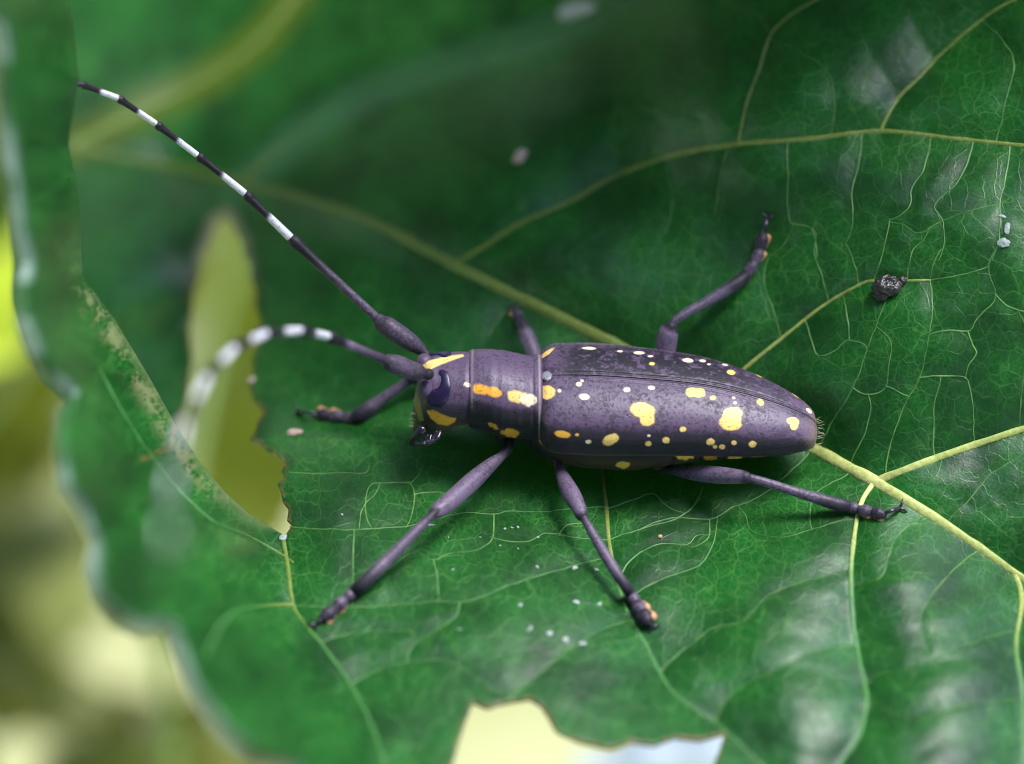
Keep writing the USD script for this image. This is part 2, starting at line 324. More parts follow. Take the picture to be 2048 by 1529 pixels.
FINE = [
    [(580, 946), (642, 948), (686, 946), (727, 949), (739, 932)], [(733, 985), (748, 967), (818, 966), (846, 932)], [(818, 966), (829, 990), (826, 1020), (812, 1055)], [(829, 990), (873, 985), (892, 989)],
    [(580, 1054), (698, 1060), (768, 1057), (812, 1054), (883, 1036), (933, 1026), (988, 1030), (1015, 1023), (1081, 1025), (1144, 1018), (1208, 1015)],
    [(988, 1030), (986, 1073), (948, 1102), (898, 1107), (867, 1120), (829, 1105), (798, 1123), (757, 1147)], [(867, 1120), (874, 1158), (877, 1196)], [(727, 1013), (718, 1057)], [(708, 1060), (706, 1138), (704, 1212)],
    [(586, 1211), (700, 1215), (826, 1208), (871, 1203), (919, 1205), (1018, 1171), (1144, 1133), (1222, 1115)], [(919, 1205), (915, 1229), (880, 1256), (820, 1300)],
    [(1260, 1242), (1213, 1256), (1144, 1294), (1059, 1365), (1010, 1405)], [(1213, 1019), (1268, 1000), (1306, 988)], [(1219, 1080), (1295, 1055), (1359, 1036), (1400, 997)],
    [(1238, 1160), (1271, 1113), (1328, 1088), (1372, 1091), (1400, 1069)], [(1087, 1067), (1122, 1071), (1155, 1077), (1218, 1080)], [(1135, 1050), (1172, 1046)], [(980, 1075), (1040, 1085), (1087, 1067)],
    [(1280, 1060), (1356, 1036), (1419, 1040), (1456, 1021), (1529, 987), (1563, 959), (1617, 908)], [(1419, 1040), (1419, 1070), (1380, 1095)], [(1356, 1036), (1393, 1002), (1405, 973)], [(1628, 993), (1660, 968), (1700, 947)],
    [(1699, 928), (1713, 900), (1725, 877), (1740, 830)], [(1636, 897), (1657, 858), (1682, 817), (1706, 776), (1735, 698), (1762, 626), (1775, 595)],
    [(1771, 943), (1783, 885), (1810, 810), (1839, 756), (1858, 674), (1865, 619), (1861, 561), (1882, 500)], [(1706, 776), (1742, 790), (1773, 773), (1776, 739), (1783, 691)], [(1773, 773), (1817, 793)],
    [(1858, 670), (1900, 661), (1936, 664), (1953, 640), (1991, 589), (1977, 534), (1991, 500)], [(1936, 664), (1945, 690), (1953, 708)], [(1839, 756), (1880, 752), (1929, 754), (1943, 793), (1948, 890)],
    [(1868, 912), (1868, 814), (1882, 759)], [(2038, 862), (2042, 800), (2048, 745), (2055, 690)], [(1612, 645), (1640, 713), (1667, 704), (1691, 684), (1699, 681), (1735, 698)], [(1699, 681), (1696, 643), (1686, 592)],
    [(1658, 606), (1640, 541), (1628, 503), (1632, 470)], [(1718, 574), (1701, 507), (1691, 487)], [(1747, 562), (1766, 504), (1779, 440)], [(1563, 678), (1544, 612), (1527, 561), (1535, 520)], [(1815, 562), (1827, 500)],
    [(1861, 561), (1929, 548), (1977, 534)], [(1725, 270), (1718, 324), (1704, 392), (1706, 436), (1691, 487)], [(1861, 275), (1848, 337), (1822, 388), (1822, 402), (1779, 440)],
    [(1946, 284), (1933, 331), (1912, 368), (1868, 416), (1885, 441), (1888, 484), (1878, 520)], [(2020, 292), (2008, 375), (1999, 409), (2001, 443), (1984, 520)], [(1999, 409), (1882, 443), (1834, 467)],
    [(1575, 283), (1575, 392), (1578, 443), (1623, 457), (1633, 518)], [(1456, 295), (1440, 360), (1430, 430)], [(1660, 274), (1670, 205), (1664, 160)], [(1411, 297), (1401, 239)], [(1992, 286), (2011, 205), (2028, 130)],
    [(1541, 70), (1500, 20), (1445, 7)], [(1868, 120), (1840, 70), (1817, 20)], [(1796, 198), (1770, 150), (1745, 112)], [(1991, 589), (2020, 615), (2060, 625)],
    [(1250, 345), (1225, 280), (1230, 220)], [(1130, 410), (1100, 350)], [(1330, 322), (1345, 400), (1330, 470)], [(1040, 607), (1010, 625), (980, 670)], [(905, 530), (890, 505)],
    [(1702, 1140), (1620, 1160), (1540, 1190), (1470, 1250)], [(1712, 1290), (1640, 1300), (1550, 1340), (1490, 1370)], [(1850, 1030), (1790, 1080), (1755, 1160)], [(1960, 1100), (1880, 1170), (1840, 1240)],
    [(1705, 1040), (1620, 1060), (1560, 1075), (1500, 1060)], [(2036, 1260), (1930, 1290), (1830, 1330)], [(2045, 1400), (1930, 1410), (1830, 1440)], [(2050, 900), (1980, 950), (1930, 1010)],
    [(1320, 1345), (1380, 1290), (1450, 1250)], [(1250, 1205), (1320, 1160), (1400, 1130)], [(700, 1370), (790, 1330), (880, 1320), (960, 1360)], [(640, 1285), (720, 1265), (820, 1262)],
]


def closed_up(fine):
    """Runs every free end of a fine vein on to the nearest other vein, so that the net closes."""
    big = [sg.LineString(spline(x, step=6)) for x in [MIDRIB] + [q[0] for q in SIDES]]
    out = []
    lines = [sg.LineString(x) for x in fine]
    for i, pts in enumerate(fine):
        rest = shapely.union_all(big + [l for j, l in enumerate(lines) if j != i])
        pts = list(pts)
        for end in (0, -1):
            e = np.array(pts[end], float); back = np.array(pts[1 if end == 0 else -2], float)
            ahead = (e - back) / np.linalg.norm(e - back)
            if shapely.distance(sg.Point(e), rest) < 5:
                continue
            ray = [sg.LineString([e + ahead * 3, e + (ahead * math.cos(a) + np.array([-ahead[1], ahead[0]]) * math.sin(a)) * 150]).intersection(rest) for a in np.radians([0, 25, -25, 50, -50])]
            hit = [np.array(shapely.ops.nearest_points(sg.Point(e), g)[1].coords[0]) for g in ray if not g.is_empty]
            if hit:
                h = min(hit, key=lambda q: np.linalg.norm(q - e))
                mid = (e + h) / 2 + np.array([-(h - e)[1], (h - e)[0]]) * 0.10
                new = [tuple(mid), tuple(h)]
                pts = new[::-1] + pts if end == 0 else pts + new
        out.append(pts)
    return out


FINE = closed_up(FINE)


def dense(pts, step=6.0):
    return spline(pts, step=step)


FINE_TREE = cKDTree(np.vstack([dense(f, 4.0) for f in FINE]))
SEAM_LINE = sg.LineString(SEAM)


BIG_TREES = [(1.0, cKDTree(dense(MIDRIB)))] + [(0.75, cKDTree(dense(x[0]))) for x in SIDES + LOBE_SIDES]


def relief(p):
    """Rise of the blade between its veins, in mm: pillows between the large veins, small ones between the fine."""
    low = smoothstep(p[:, 0], 1350, 1600) * smoothstep(p[:, 1], 980, 1180)
    dip = np.zeros(len(p)); d = np.full(len(p), 1e9)
    for k, tree in BIG_TREES:
        di, _ = tree.query(p)
        dip += (k * np.exp(-(np.maximum(di - 5, 0) / (62.0 + 60 * low)) ** 1.15)) ** 3
        d = np.minimum(d, di)
    up = (1.7 + 2.4 * low) * (1 - dip ** (1 / 3.0))
    e, _ = FINE_TREE.query(p)
    up -= 0.22 * np.exp(-(e / 26.0) ** 1.3)
    q = np.c_[p / 42.0, np.zeros(len(p))]
    up += 0.16 * (meshkit.fbm(q, 3, 3) - 0.5) * np.clip(d / 25, 0, 1)
    ph = (p[:, 1] + 0.22 * np.abs(p[:, 0] - 1710) + 26 * meshkit.noise(np.c_[p / 90.0, np.zeros(len(p))])) / 74.0
    up += 0.045 * low * (0.3 + 1.2 * meshkit.noise(np.c_[p / 130.0, np.full(len(p), 3.0)])) * (np.sin(2 * np.pi * ph) + 0.25 * np.sin(3.7 * np.pi * ph + 1)) * np.clip(d / 30, 0, 1)   # ripples across the panels
    q = np.c_[p / 230.0, np.full(len(p), 4.0)]
    up += 1.3 * (1 - 0.75 * low) * (meshkit.fbm(q, 2, 9) - 0.5) * np.clip(d / 60, 0, 1)
    return up


def depth_main(p, bumps=True):
    p = np.atleast_2d(np.asarray(p, float))
    d = RM(p / 500.0)
    return d - relief(p) if bumps else d


LEFT_RIM = np.array([(-60, -150), (-30, 0), (-12, 100), (-10, 200), (5, 330), (14, 400), (28, 480), (40, 530), (28, 580), (34, 650), (60, 720), (92, 765), (130, 795), (110, 825), (104, 900), (114, 980), (150, 1030), (176, 1085),
                     (166, 1140), (180, 1200), (222, 1250), (280, 1272), (326, 1266), (342, 1310), (366, 1375), (402, 1435), (442, 1485), (500, 1530), (565, 1548), (620, 1620), (700, 1700)], float)
RIM_LINE = sg.LineString(LEFT_RIM)


def depth_lobe(p, bumps=True):
    p = np.atleast_2d(np.asarray(p, float))
    dm, dl = RM(p / 500.0), RL(p / 500.0)
    s = shapely.distance(shapely.points(p), SEAM_LINE)
    w = smoothstep(s, 0, 150)
    d = dm * (1 - w) + dl * w
    t = np.clip(shapely.distance(shapely.points(p), RIM_LINE) / 46.0, 0, 1)
    d = d + 7.0 * (1 - np.sqrt(np.clip(1 - (1 - t) ** 2, 0, 1)))            # the margin rolls over
    c = np.clip(shapely.distance(shapely.points(p), CREST_LINE) / 26.0, 0, 1)
    d = d + 4.0 * (1 - np.sqrt(np.clip(1 - (1 - c) ** 2, 0, 1))) * smoothstep(s, 10, 60)  # and so does the crest that hides the bite
    return d - relief(p) * (0.3 + 1.3 * smoothstep(t, 0, 1) * smoothstep(s, 0, 80) + 0.7 * (1 - smoothstep(s, 0, 80))) if bumps else d


CREST = np.array([(570, 1072), (500, 1030), (450, 985), (400, 925), (350, 848), (300, 757), (230, 640), (165, 552), (163, 500), (158, 420), (150, 350), (137, 292), (140, 258), (150, 205), (158, 160), (150, 80), (140, 0), (132, -150)], float)
CREST_LINE = sg.LineString(CREST)
BITE_R = [(570, 1072), (583, 1052), (574, 1042), (577, 1020), (566, 1006), (562, 985), (554, 968), (570, 955), (562, 944), (571, 930), (560, 915), (545, 902), (532, 900), (520, 888), (500, 880), (512, 862), (514, 845), (526, 825), (508, 800),
          (497, 770), (507, 742), (503, 715), (517, 690), (512, 665), (521, 640), (509, 610), (513, 580), (499, 555), (500, 530), (485, 505), (488, 488), (472, 465), (464, 445), (452, 430)]
BITE_L = [(432, 442), (418, 478), (402, 512), (397, 545), (387, 590), (383, 625), (378, 660), (384, 720), (374, 790), (352, 850), (330, 900), (280, 920)]
HOLE = [(890, 1570), (905, 1529), (918, 1480), (932, 1437), (946, 1404), (973, 1416), (997, 1409), (1028, 1402), (1060, 1398), (1080, 1410), (1096, 1433), (1112, 1462), (1160, 1484), (1186, 1490), (1225, 1497), (1262, 1484), (1310, 1490), (1352, 1474), (1400, 1480), (1450, 1466),
        (1438, 1500), (1424, 1535), (1400, 1590), (1300, 1620), (1100, 1625), (960, 1610)]
poly_main = sg.Polygon([tuple(x) for x in SEAM[::-1]] + BITE_R[1:] + BITE_L + [(200, 860), (90, 760), (30, 600), (20, 300), (30, -150), (2250, -150), (2250, 1700)])
poly_main = poly_main.buffer(0).difference(sg.Polygon(HOLE))
poly_lobe = sg.Polygon([tuple(x) for x in LEFT_RIM] + [tuple(x) for x in SEAM[::-1]] + [tuple(x) for x in CREST[1:]]).buffer(0)
BITE_LINE = sg.MultiLineString([BITE_R, BITE_L, HOLE + HOLE[:1]])


def sheet(poly, step):
    """Points and triangles that fill a pixel polygon: a staggered grid plus the resampled border."""
    x0, y0, x1, y1 = poly.bounds
    pts = []
    for ring in [poly.exterior, *poly.interiors]:
        n = int(ring.length / step)
        pts.append(np.array([ring.interpolate(i * ring.length / n).coords[0] for i in range(n)]))
        pts.append(np.array(ring.coords)[:-1])
    gx, gy = np.meshgrid(np.arange(x0, x1, step), np.arange(y0, y1, step * 0.9))
    gx[::2] += step / 2
    gp = np.c_[gx.ravel(), gy.ravel()]
    inner = poly.buffer(-step * 0.45)
    shapely.prepare(inner)
    gp = gp[shapely.contains_xy(inner, gp[:, 0], gp[:, 1])]
    p = np.unique(np.round(np.vstack(pts + [gp]), 3), axis=0)
    tri = Delaunay(p).simplices
    c = p[tri].mean(1)
    shapely.prepare(poly)
    tri = tri[shapely.contains_xy(poly, c[:, 0], c[:, 1])]
    return p, tri


def thick(v, f, t):
    """Closed slab: the sheet, a copy t behind it, and its border walls."""
    n = np.zeros_like(v); fn = np.cross(v[f[:, 1]] - v[f[:, 0]], v[f[:, 2]] - v[f[:, 0]])
    flip = (fn @ FWD).sum() > 0
    if flip:
        f = f[:, ::-1]; fn = -fn
    for k in range(3):
        np.add.at(n, f[:, k], fn)
    n /= np.linalg.norm(n, axis=1, keepdims=True) + 1e-20
    e = np.vstack([f[:, [0, 1]], f[:, [1, 2]], f[:, [2, 0]]])
    key = {}
    es = np.sort(e, axis=1)
    u, first, cnt = np.unique(es, axis=0, return_index=True, return_counts=True)
    b = e[first[cnt == 1]]
    k = len(v)
    vv = np.vstack([v, v - n * t])
    walls = np.vstack([np.c_[b[:, 1], b[:, 0], b[:, 0] + k], np.c_[b[:, 1], b[:, 0] + k, b[:, 1] + k]])
    return vv, np.vstack([f, f[:, ::-1] + k, walls])


# ------------------------------------------------------------------ plants and trees round about
def bg_look(name, a, b, tcol):
    return M(name, {"c": ("texture_coordinate", {}), "n": ("noise_texture", {"scale": 28.0, "detail": 3.0}), "r": ("rgb_ramp", {"ramp": [(0.3, a), (0.7, b)]}),
                    "p": ("principled_bsdf", {"roughness": 0.45, "specular_ior_level": 0.35}), "t": ("translucent_bsdf", {"color": tcol}), "m": ("mix_closure", {"fac": 0.25})},
             [("c.object", "n.vector"), ("n.fac", "r.fac"), ("r.color", "p.base_color"), ("p.BSDF", "m.closure1"), ("t.BSDF", "m.closure2")], "m.closure")


YG = bg_look("yellow_green_leaf_look", (0.06, 0.085, 0.002), (0.125, 0.15, 0.008), (0.25, 0.33, 0.01))
LIME = bg_look("lime_leaf_look", (0.42, 0.52, 0.03), (0.52, 0.62, 0.06), (0.6, 0.7, 0.06))
OLIVE = bg_look("olive_leaf_look", (0.07, 0.06, 0.004), (0.13, 0.12, 0.01), (0.3, 0.3, 0.02))
DEEP = bg_look("deep_green_leaf_look", (0.02, 0.06, 0.006), (0.05, 0.10, 0.012), (0.15, 0.35, 0.03))


def low_leaf(label, px, py, d, length, width, deg, mat, pitch=0.0, group=None, lift=None, root=(0, 0)):
    """A leaf of a low plant: folded blade with a raised midrib on a stalk that rises from the ground. Sizes in mm."""
    c = P(px, py, d)
    if lift:
        c = c + SUN_DIR * lift
    t = thing("low_plant_leaf" if not lift else "added_shade_leaf", label, "leaf", group, loc=(c[0], c[1], 0))
    a = np.linspace(0, 1, 25); b = np.linspace(-1, 1, 13)
    A, Bb = np.meshgrid(a, b, indexing="ij")
    w = np.sin(np.pi * A ** 0.8) ** 0.8 * width / 2000.0
    x = (A - 0.5) * length / 1000.0; y = Bb * w
    z = 0.25 * np.abs(y) - 0.10 * x * x / (length / 1000.0) * 4 + 0.002 * np.sin(A * 26) * np.abs(Bb) - x * math.tan(pitch)
    cs, sn = math.cos(math.radians(deg)), math.sin(math.radians(deg))
    v = np.stack([x * cs - y * sn, x * sn + y * cs, z], -1).reshape(-1, 3) + c
    i, j = np.meshgrid(np.arange(24), np.arange(12), indexing="ij")
    q = np.stack([i * 13 + j, (i + 1) * 13 + j, (i + 1) * 13 + j + 1, i * 13 + j + 1], -1).reshape(-1, 4)
    f = np.vstack([q[:, [0, 1, 2]], q[:, [0, 2, 3]]])
    vv, ff = thick(v, f, 0.0004)
    part("blade", (vv, ff), mat, t, smooth=True)
    mid = v.reshape(25, 13, 3)[:, 6]
    part("midrib", tube(mid, np.linspace(0.0011, 0.0004, 25), sides=8), STALK, t)
    r = mid[0]
    part("stalk", tube(spline([tuple(r), tuple(r + [-0.01 * cs + root[0] * 0.3, -0.01 * sn + root[1] * 0.3, -0.3 * r[2] if not lift else 0.02]), (c[0] + root[0], c[1] + root[1], -0.005)], n=16), np.linspace(0.001, 0.0018, 16), sides=8), STALK, t)

DULL = bg_look("dull_leaf_look", (0.10, 0.11, 0.008), (0.17, 0.18, 0.02), (0.2, 0.25, 0.04))
FADED = bg_look("faded_leaf_look", (0.21, 0.25, 0.05), (0.34, 0.37, 0.13), (0.4, 0.4, 0.2))
SKY_SHEEN = bg_look("sky_sheen_leaf_look", (0.36, 0.42, 0.47), (0.46, 0.52, 0.58), (0.5, 0.6, 0.5))  # sky sheen put into a pale leaf colour

LOW = [("bright yellow green leaf peeking out past the upper left edge of the curled lobe", -40, 505, 160, 46, 26, 80, LIME, 0),
       ("large yellow green leaf seen through the bitten gap left of the beetle", 430, 690, 150, 84, 34, 84, YG, 0),
       ("yellow olive leaf showing left of the curled lobe at mid height", 30, 745, 190, 48, 30, 65, YG, 0),
       ("brownish olive leaf below the yellow one, left of the curled lobe", 70, 900, 230, 45, 18, 20, OLIVE, 0),
       ("faded beige green leaf at the lower left, above the olive ones", 70, 1130, 240, 75, 40, 35, FADED, 0),
       ("olive green leaf tip at the lower left border of the picture", -30, 1290, 200, 36, 14, -40, DULL, 0),
       ("dull olive leaf in the lower left corner", 60, 1405, 220, 62, 15, -12, DULL, 0),
       ("dull green leaf under the lowest tip of the curled lobe", 400, 1500, 180, 48, 17, 10, DULL, 0),
       ("deep green leaf in the upper left corner behind the curled lobe", 0, 250, 170, 55, 22, 70, DEEP, 0)]
for a in LOW:
    low_leaf(*a)
# an unseen leaf added above the big leaf to shade its far middle
low_leaf("unseen leaf added above the large leaf to shade its far middle", 900, 190, 24, 90, 52, 165, DEEP, lift=0.07, root=(-0.2, 0.4))


def tree(label, x, y, height, radius, seed, leaves=3200, low=0.9):
    r = np.random.default_rng(seed)
    t = thing("tree", label, "tree", "trees round the plant", loc=(x, y, 0))
    wob = [(x + r.normal(0, 0.05) * k, y + r.normal(0, 0.05) * k, -0.1 + (height * 0.8 + 0.1) * k / 5) for k in range(6)]
    limbs = [tube(spline(wob, n=20), np.linspace(0.11, 0.03, 20), sides=10)]
    for k in range(9):
        a = r.uniform(0, 6.28); z0 = r.uniform(0.35, 0.75) * height; L = radius * r.uniform(0.6, 0.95)
        limbs.append(tube(spline([(x, y, z0), (x + math.cos(a) * L * 0.5, y + math.sin(a) * L * 0.5, z0 + 0.35), (x + math.cos(a) * L, y + math.sin(a) * L, z0 + 0.6)], n=10), np.linspace(0.04, 0.01, 10), sides=7))
    part("trunk", join(limbs), BARK, t)
    d = r.normal(size=(leaves, 3)); d /= np.linalg.norm(d, axis=1, keepdims=True)
    c = d * (r.uniform(0.25, 1, leaves) ** 0.45)[:, None] * [radius, radius, (height - low) / 2] * (0.75 + 0.5 * meshkit.noise(d * 2.2 + seed))[:, None] + [x, y, (height + low) / 2]
    c = c[np.linalg.norm((c - [0, 0, 0.45]) * [1, 1, 0.6], axis=1) > 0.85]; leaves = len(c)
    a = r.normal(size=(leaves, 3)); a /= np.linalg.norm(a, axis=1, keepdims=True)
    b = np.cross(a, r.normal(size=(leaves, 3))); b /= np.linalg.norm(b, axis=1, keepdims=True)
    s = r.uniform(0.08, 0.15, leaves)[:, None]
    v = np.stack([c - a * s, c + b * s * 0.5, c + a * s, c - b * s * 0.5], 1).reshape(-1, 3)
    i = np.arange(leaves)[:, None] * 4
    part("crown", (v, np.vstack([i + [0, 1, 2], i + [0, 2, 3]])), CROWN, t, smooth=False, kind="stuff")


BARK = grain("bark_look", (0.05, 0.035, 0.025), (0.14, 0.11, 0.08), 20.0, 0.9)
CROWN = bg_look("tree_crown_look", (0.010, 0.03, 0.005), (0.022, 0.05, 0.009), (0.05, 0.12, 0.01))
tree("leafy tree beyond the plant to the left", -1.3, 2.9, 4.3, 1.7, 1, low=0.2)
tree("leafy tree straight beyond the plant", 0.4, 3.2, 4.5, 1.7, 2, low=0.2)
tree("leafy tree beyond the plant to the right", 2.6, 3.0, 1.7, 1.5, 8, low=0.05)
tree("leafy tree to the left of the plant", -2.3, -0.9, 4.2, 1.8, 3, low=0.2)
tree("leafy tree behind the camera", -0.2, -2.1, 4.6, 1.9, 4, low=0.2)
tree("leafy tree to the right behind the camera", 2.0, -1.7, 4.2, 1.6, 5, low=0.2)
tree("leafy tree to the left beyond the plant", -2.7, 1.3, 4.8, 1.8, 10, low=0.2)
tree("leafy tree between the two on the far left", -2.1, 2.2, 4.2, 1.5, 11, low=0.05)
tree("low bushy tree to the right of the plant", 3.0, 0.7, 1.9, 1.3, 9, low=0.1)
tree("tall leafy tree whose crown rises behind the camera", 0.0, -1.25, 5.6, 1.35, 7, low=2.5)


pm, fm = sheet(poly_main, 5.0)
pl, fl = sheet(poly_lobe, 5.0)
PX = np.vstack([pm, pl])
DEP = np.r_[depth_main(pm), depth_lobe(pl)]
V = P(PX[:, 0], PX[:, 1], DEP)
F = np.vstack([fm, fl + len(pm)])
# weld the seam
key, inv = np.unique(np.round(np.c_[V * 1e6], 0), axis=0, return_inverse=True)
inv = inv.ravel(); keep = np.zeros(len(key), int); keep[inv] = np.arange(len(V))
V, PX = V[keep], PX[keep]
lobe_mask = np.r_[np.zeros(len(pm)), np.ones(len(pl))][keep]
F = inv[F]
VV, FF = thick(V, F, 0.00028)
PX2 = np.vstack([PX, PX])


def leaf_extra(px, lobe):
    """Where the blade has another colour: brown bitten edges, dusty crest, yellowed far corner, painted sky sheen on the rim."""
    n = len(px)
    q = np.c_[px / 9.0, np.zeros(n)]
    nz = meshkit.fbm(q, 3, 21)
    col = np.zeros((n, 3)); fac = np.zeros(n)
    bd = shapely.distance(shapely.points(px), BITE_LINE)
    e = smoothstep(bd, 9, 1) * smoothstep(nz, 0.3, 0.6)
    col[:] = (0.16, 0.10, 0.04); fac = e * 0.9
    far = smoothstep(bd, 26, 6) * (1 - lobe) * smoothstep(px[:, 1], 640, 470) * smoothstep(px[:, 0], 540, 500)
    col = np.where((far > fac)[:, None], (0.30, 0.26, 0.15), col); fac = np.maximum(fac, far * 0.8)
    cd = shapely.distance(shapely.points(px), CREST_LINE)
    on = lobe * smoothstep(px[:, 1], 540, 620) * smoothstep(px[:, 1], 1040, 930)
    dust = 0.75 * on * np.exp(-((cd - 20) / 17.0) ** 2) * smoothstep(0.5 * meshkit.fbm(np.c_[px / 5.0, np.ones(n)], 3, 5) + 0.5 * meshkit.fbm(np.c_[px / 26.0, np.ones(n)], 2, 6), 0.47, 0.60)
    col = np.where((dust > fac)[:, None], (0.27, 0.28, 0.13), col); fac = np.maximum(fac, dust * 0.85)
    rd = shapely.distance(shapely.points(px), RIM_LINE)
    patch = smoothstep(meshkit.noise(np.c_[px / 75.0, np.full(n, 7.0)]), 0.42, 0.62)
    pale = lobe * smoothstep(rd, 40, 12) * (0.06 + 0.84 * patch)                     # sky sheen of the curled margin put into the colour
    col = np.where((pale > fac)[:, None], (0.30, 0.40, 0.34), col); fac = np.maximum(fac, pale)
    yl = (1 - lobe) * smoothstep(shapely.distance(shapely.points(px), sg.LineString(SIDES[8][0])), 60, 15) * 0.7        # yellowing along one vein
    col = np.where((yl > fac)[:, None], (0.085, 0.115, 0.004), col); fac = np.maximum(fac, yl)
    yl = (1 - lobe) * smoothstep(shapely.distance(shapely.points(px), sg.LineString(SIDES[7][0])), 50, 10) * 0.5
    col = np.where((yl > fac)[:, None], (0.055, 0.15, 0.075), col)
    return col, np.maximum(fac, yl)


lobe2 = np.r_[lobe_mask, lobe_mask]
ex_c, ex_f = leaf_extra(PX2, lobe2)
leaf = thing("beetle_leaf", "large green leaf with pale veins, bitten holes and curled left lobe, under the beetle", "leaf", loc=P(1750, 965, 2))
leafpos = np.c_[PX2 / 25.0, np.zeros(len(PX2))]
part("blade", (VV, FF), LEAF, leaf, smooth=True, prim={"leafpos": leafpos, "extra_color": ex_c, "extra": ex_f})


def vein_mesh(pts, r0, r1, depth, step=9.0, sides=12, lift=0.08, wob=0.14):
    p = spline(pts, step=step)
    t = np.linspace(0, 1, len(p))
    r = (r0 + (r1 - r0) * t) * (1 + wob * (meshkit.noise(np.c_[t * len(p) / 3.0, np.full(len(p), r0), np.zeros(len(p))]) - 0.5) * 2)
    d = depth(p)
    rm = r / 25.0
    w = P(p[:, 0], p[:, 1], d - rm * lift)
    return tube(w, rm / 1000.0 * (FOCUS + d / 1000.0) / FOCUS, sides=sides, flat=0.5)


def vein_tint(v):
    """Veins are pale near the knot and duller and greener towards their ends."""
    d = np.linalg.norm(v - k0, axis=1) * 1000
    return np.stack([np.interp(d, [0, 6, 20, 45], c) for c in ((0.46, 0.36, 0.19, 0.13), (0.50, 0.42, 0.25, 0.20), (0.17, 0.12, 0.05, 0.035))], 1)


k0 = P(1750, 965, depth_main([(1750, 965)])[0])
part("midrib", join([vein_mesh(MIDRIB[:4][::-1], 12, 6, depth_main), vein_mesh(MIDRIB[3:], 13, 10.5, depth_main)]), VEIN, leaf, prim={"tint_color": vein_tint})
def green_end(first, near, reach):
    """The lower veins turn leaf green within reach mm of where they start."""
    c0 = P(*first, depth_main([first])[0])
    def f(v):
        d = np.linalg.norm(v - c0, axis=1) * 1000
        t = smoothstep(d, near, reach)[:, None]
        return vein_tint(v) * (1 - t) + np.array([0.055, 0.19, 0.045]) * t
    return f


for i, (pts, a, b) in enumerate(SIDES):
    tint = {1: green_end(pts[0], 3, 13), 2: green_end(pts[0], 2, 12), 3: green_end((1213, 1020), 3, 11), 4: green_end(pts[0], 4, 14), 7: green_end(pts[0], 0, 12)}.get(i, vein_tint)
    part("side_vein", vein_mesh(pts, a, b, depth_main), VEIN, leaf, prim={"tint_color": tint})
for pts, a, b in LOBE_SIDES:
    part("side_vein", vein_mesh(pts, a, b, depth_lobe), VEIN, leaf, prim={"tint_color": green_end(pts[0], 0, 6)})
ms = []
for pts in FINE:
    p = np.array(spline(pts, step=14)); j = RNG.normal(0, 0.6, p.shape); j[0] = j[-1] = 0
    ms.append(vein_mesh(p + j, 1.5, 1.1, depth_main, step=7, sides=5, lift=0.2, wob=0.3))
part("vein_network", join(ms), FINE_VEIN, leaf)
# knot where the stalk joins from below, and the stalk down to the ground
part("stalk", tube(spline([tuple(k0 + FWD * 0.0012), tuple(k0 + np.array([0.004, 0.012, -0.04])), (k0[0] + 0.02, k0[1] + 0.03, 0.12), (k0[0] + 0.03, k0[1] + 0.02, -0.01)], n=24), np.linspace(0.0009, 0.0016, 24)), STALK, leaf)

# ------------------------------------------------------------------ the beetle
S = 2048 * FOCAL / APER / (FOCUS + 0.0015) / 1000.0     # photo pixels per mm at the body's distance
ELEV = math.radians(50)
N_DIR = -math.sin(ELEV) * UP + math.cos(ELEV) * (-FWD)   # towards the near flank
U_DIR = math.cos(ELEV) * UP + math.sin(ELEV) * (-FWD)    # towards the back of the beetle
AX = PchipInterpolator([800, 945, 1000, 1080, 1180, 1300, 1400, 1500, 1600, 1640], [772, 777, 786, 796, 799, 805, 813, 829, 851, 862])


def B(px, n, u):
    """Point of the beetle: station px along its axis (photo pixels), n mm towards the near side, u mm up."""
    px, n, u = np.broadcast_arrays(np.asarray(px, float), np.asarray(n, float), np.asarray(u, float))
    return P(px, AX(px), 1.5) + (n / 1000.0)[..., None] * N_DIR + (u / 1000.0)[..., None] * U_DIR


def section(px, n0, u0, w, ht, hb, k=2.2, m=72, shear=0.0):
    """Ring of a lofted body: half width w, heights ht above and hb below the centre (n0, u0), superellipse power k."""
    a = np.arange(m) * 2 * np.pi / m
    c, s = np.cos(a), np.sin(a)
    n = n0 + w * np.sign(c) * np.abs(c) ** (2 / k)
    h = np.where(s > 0, ht, hb)
    u = u0 + h * np.sign(s) * np.abs(s) ** (2 / k)
    return B(px + shear * (u - u0), n, u)


def loft(rings):
    v = np.array(rings); k, m = v.shape[:2]
    i, j = np.meshgrid(np.arange(k - 1), np.arange(m), indexing="ij")
    q = np.stack([i * m + j, i * m + (j + 1) % m, (i + 1) * m + (j + 1) % m, (i + 1) * m + j], -1).reshape(-1, 4)
    f = np.vstack([q[:, [0, 1, 2]], q[:, [0, 2, 3]]])
    vv = np.vstack([v.reshape(-1, 3), v[0].mean(0), v[-1].mean(0)]); jj = np.arange(m)
    f = np.vstack([f, np.c_[(jj + 1) % m, jj, np.full(m, k * m)], np.c_[(k - 1) * m + jj, (k - 1) * m + (jj + 1) % m, np.full(m, k * m + 1)]])
    t = trimesh.Trimesh(vv, f, process=False)
    if t.volume < 0:
        t.invert()
    return t


def lofted(table, k=2.2, step=2.5, m=72, ripple=None):
    """table rows: px, n0, u0, w, ht, hb, shear."""
    t = np.array(table, float); f = PchipInterpolator(t[:, 0], t[:, 1:], axis=0)
    xs = np.arange(t[0, 0], t[-1, 0] + 0.01, step)
    rings = []
    for x in xs:
        n0, u0, w, ht, hb, sh = f(x)
        g = 1 + (ripple(x) if ripple else 0)
        rings.append(section(x, n0, u0, w * g, ht * g, hb * g, k, m, sh))
    return loft(rings)


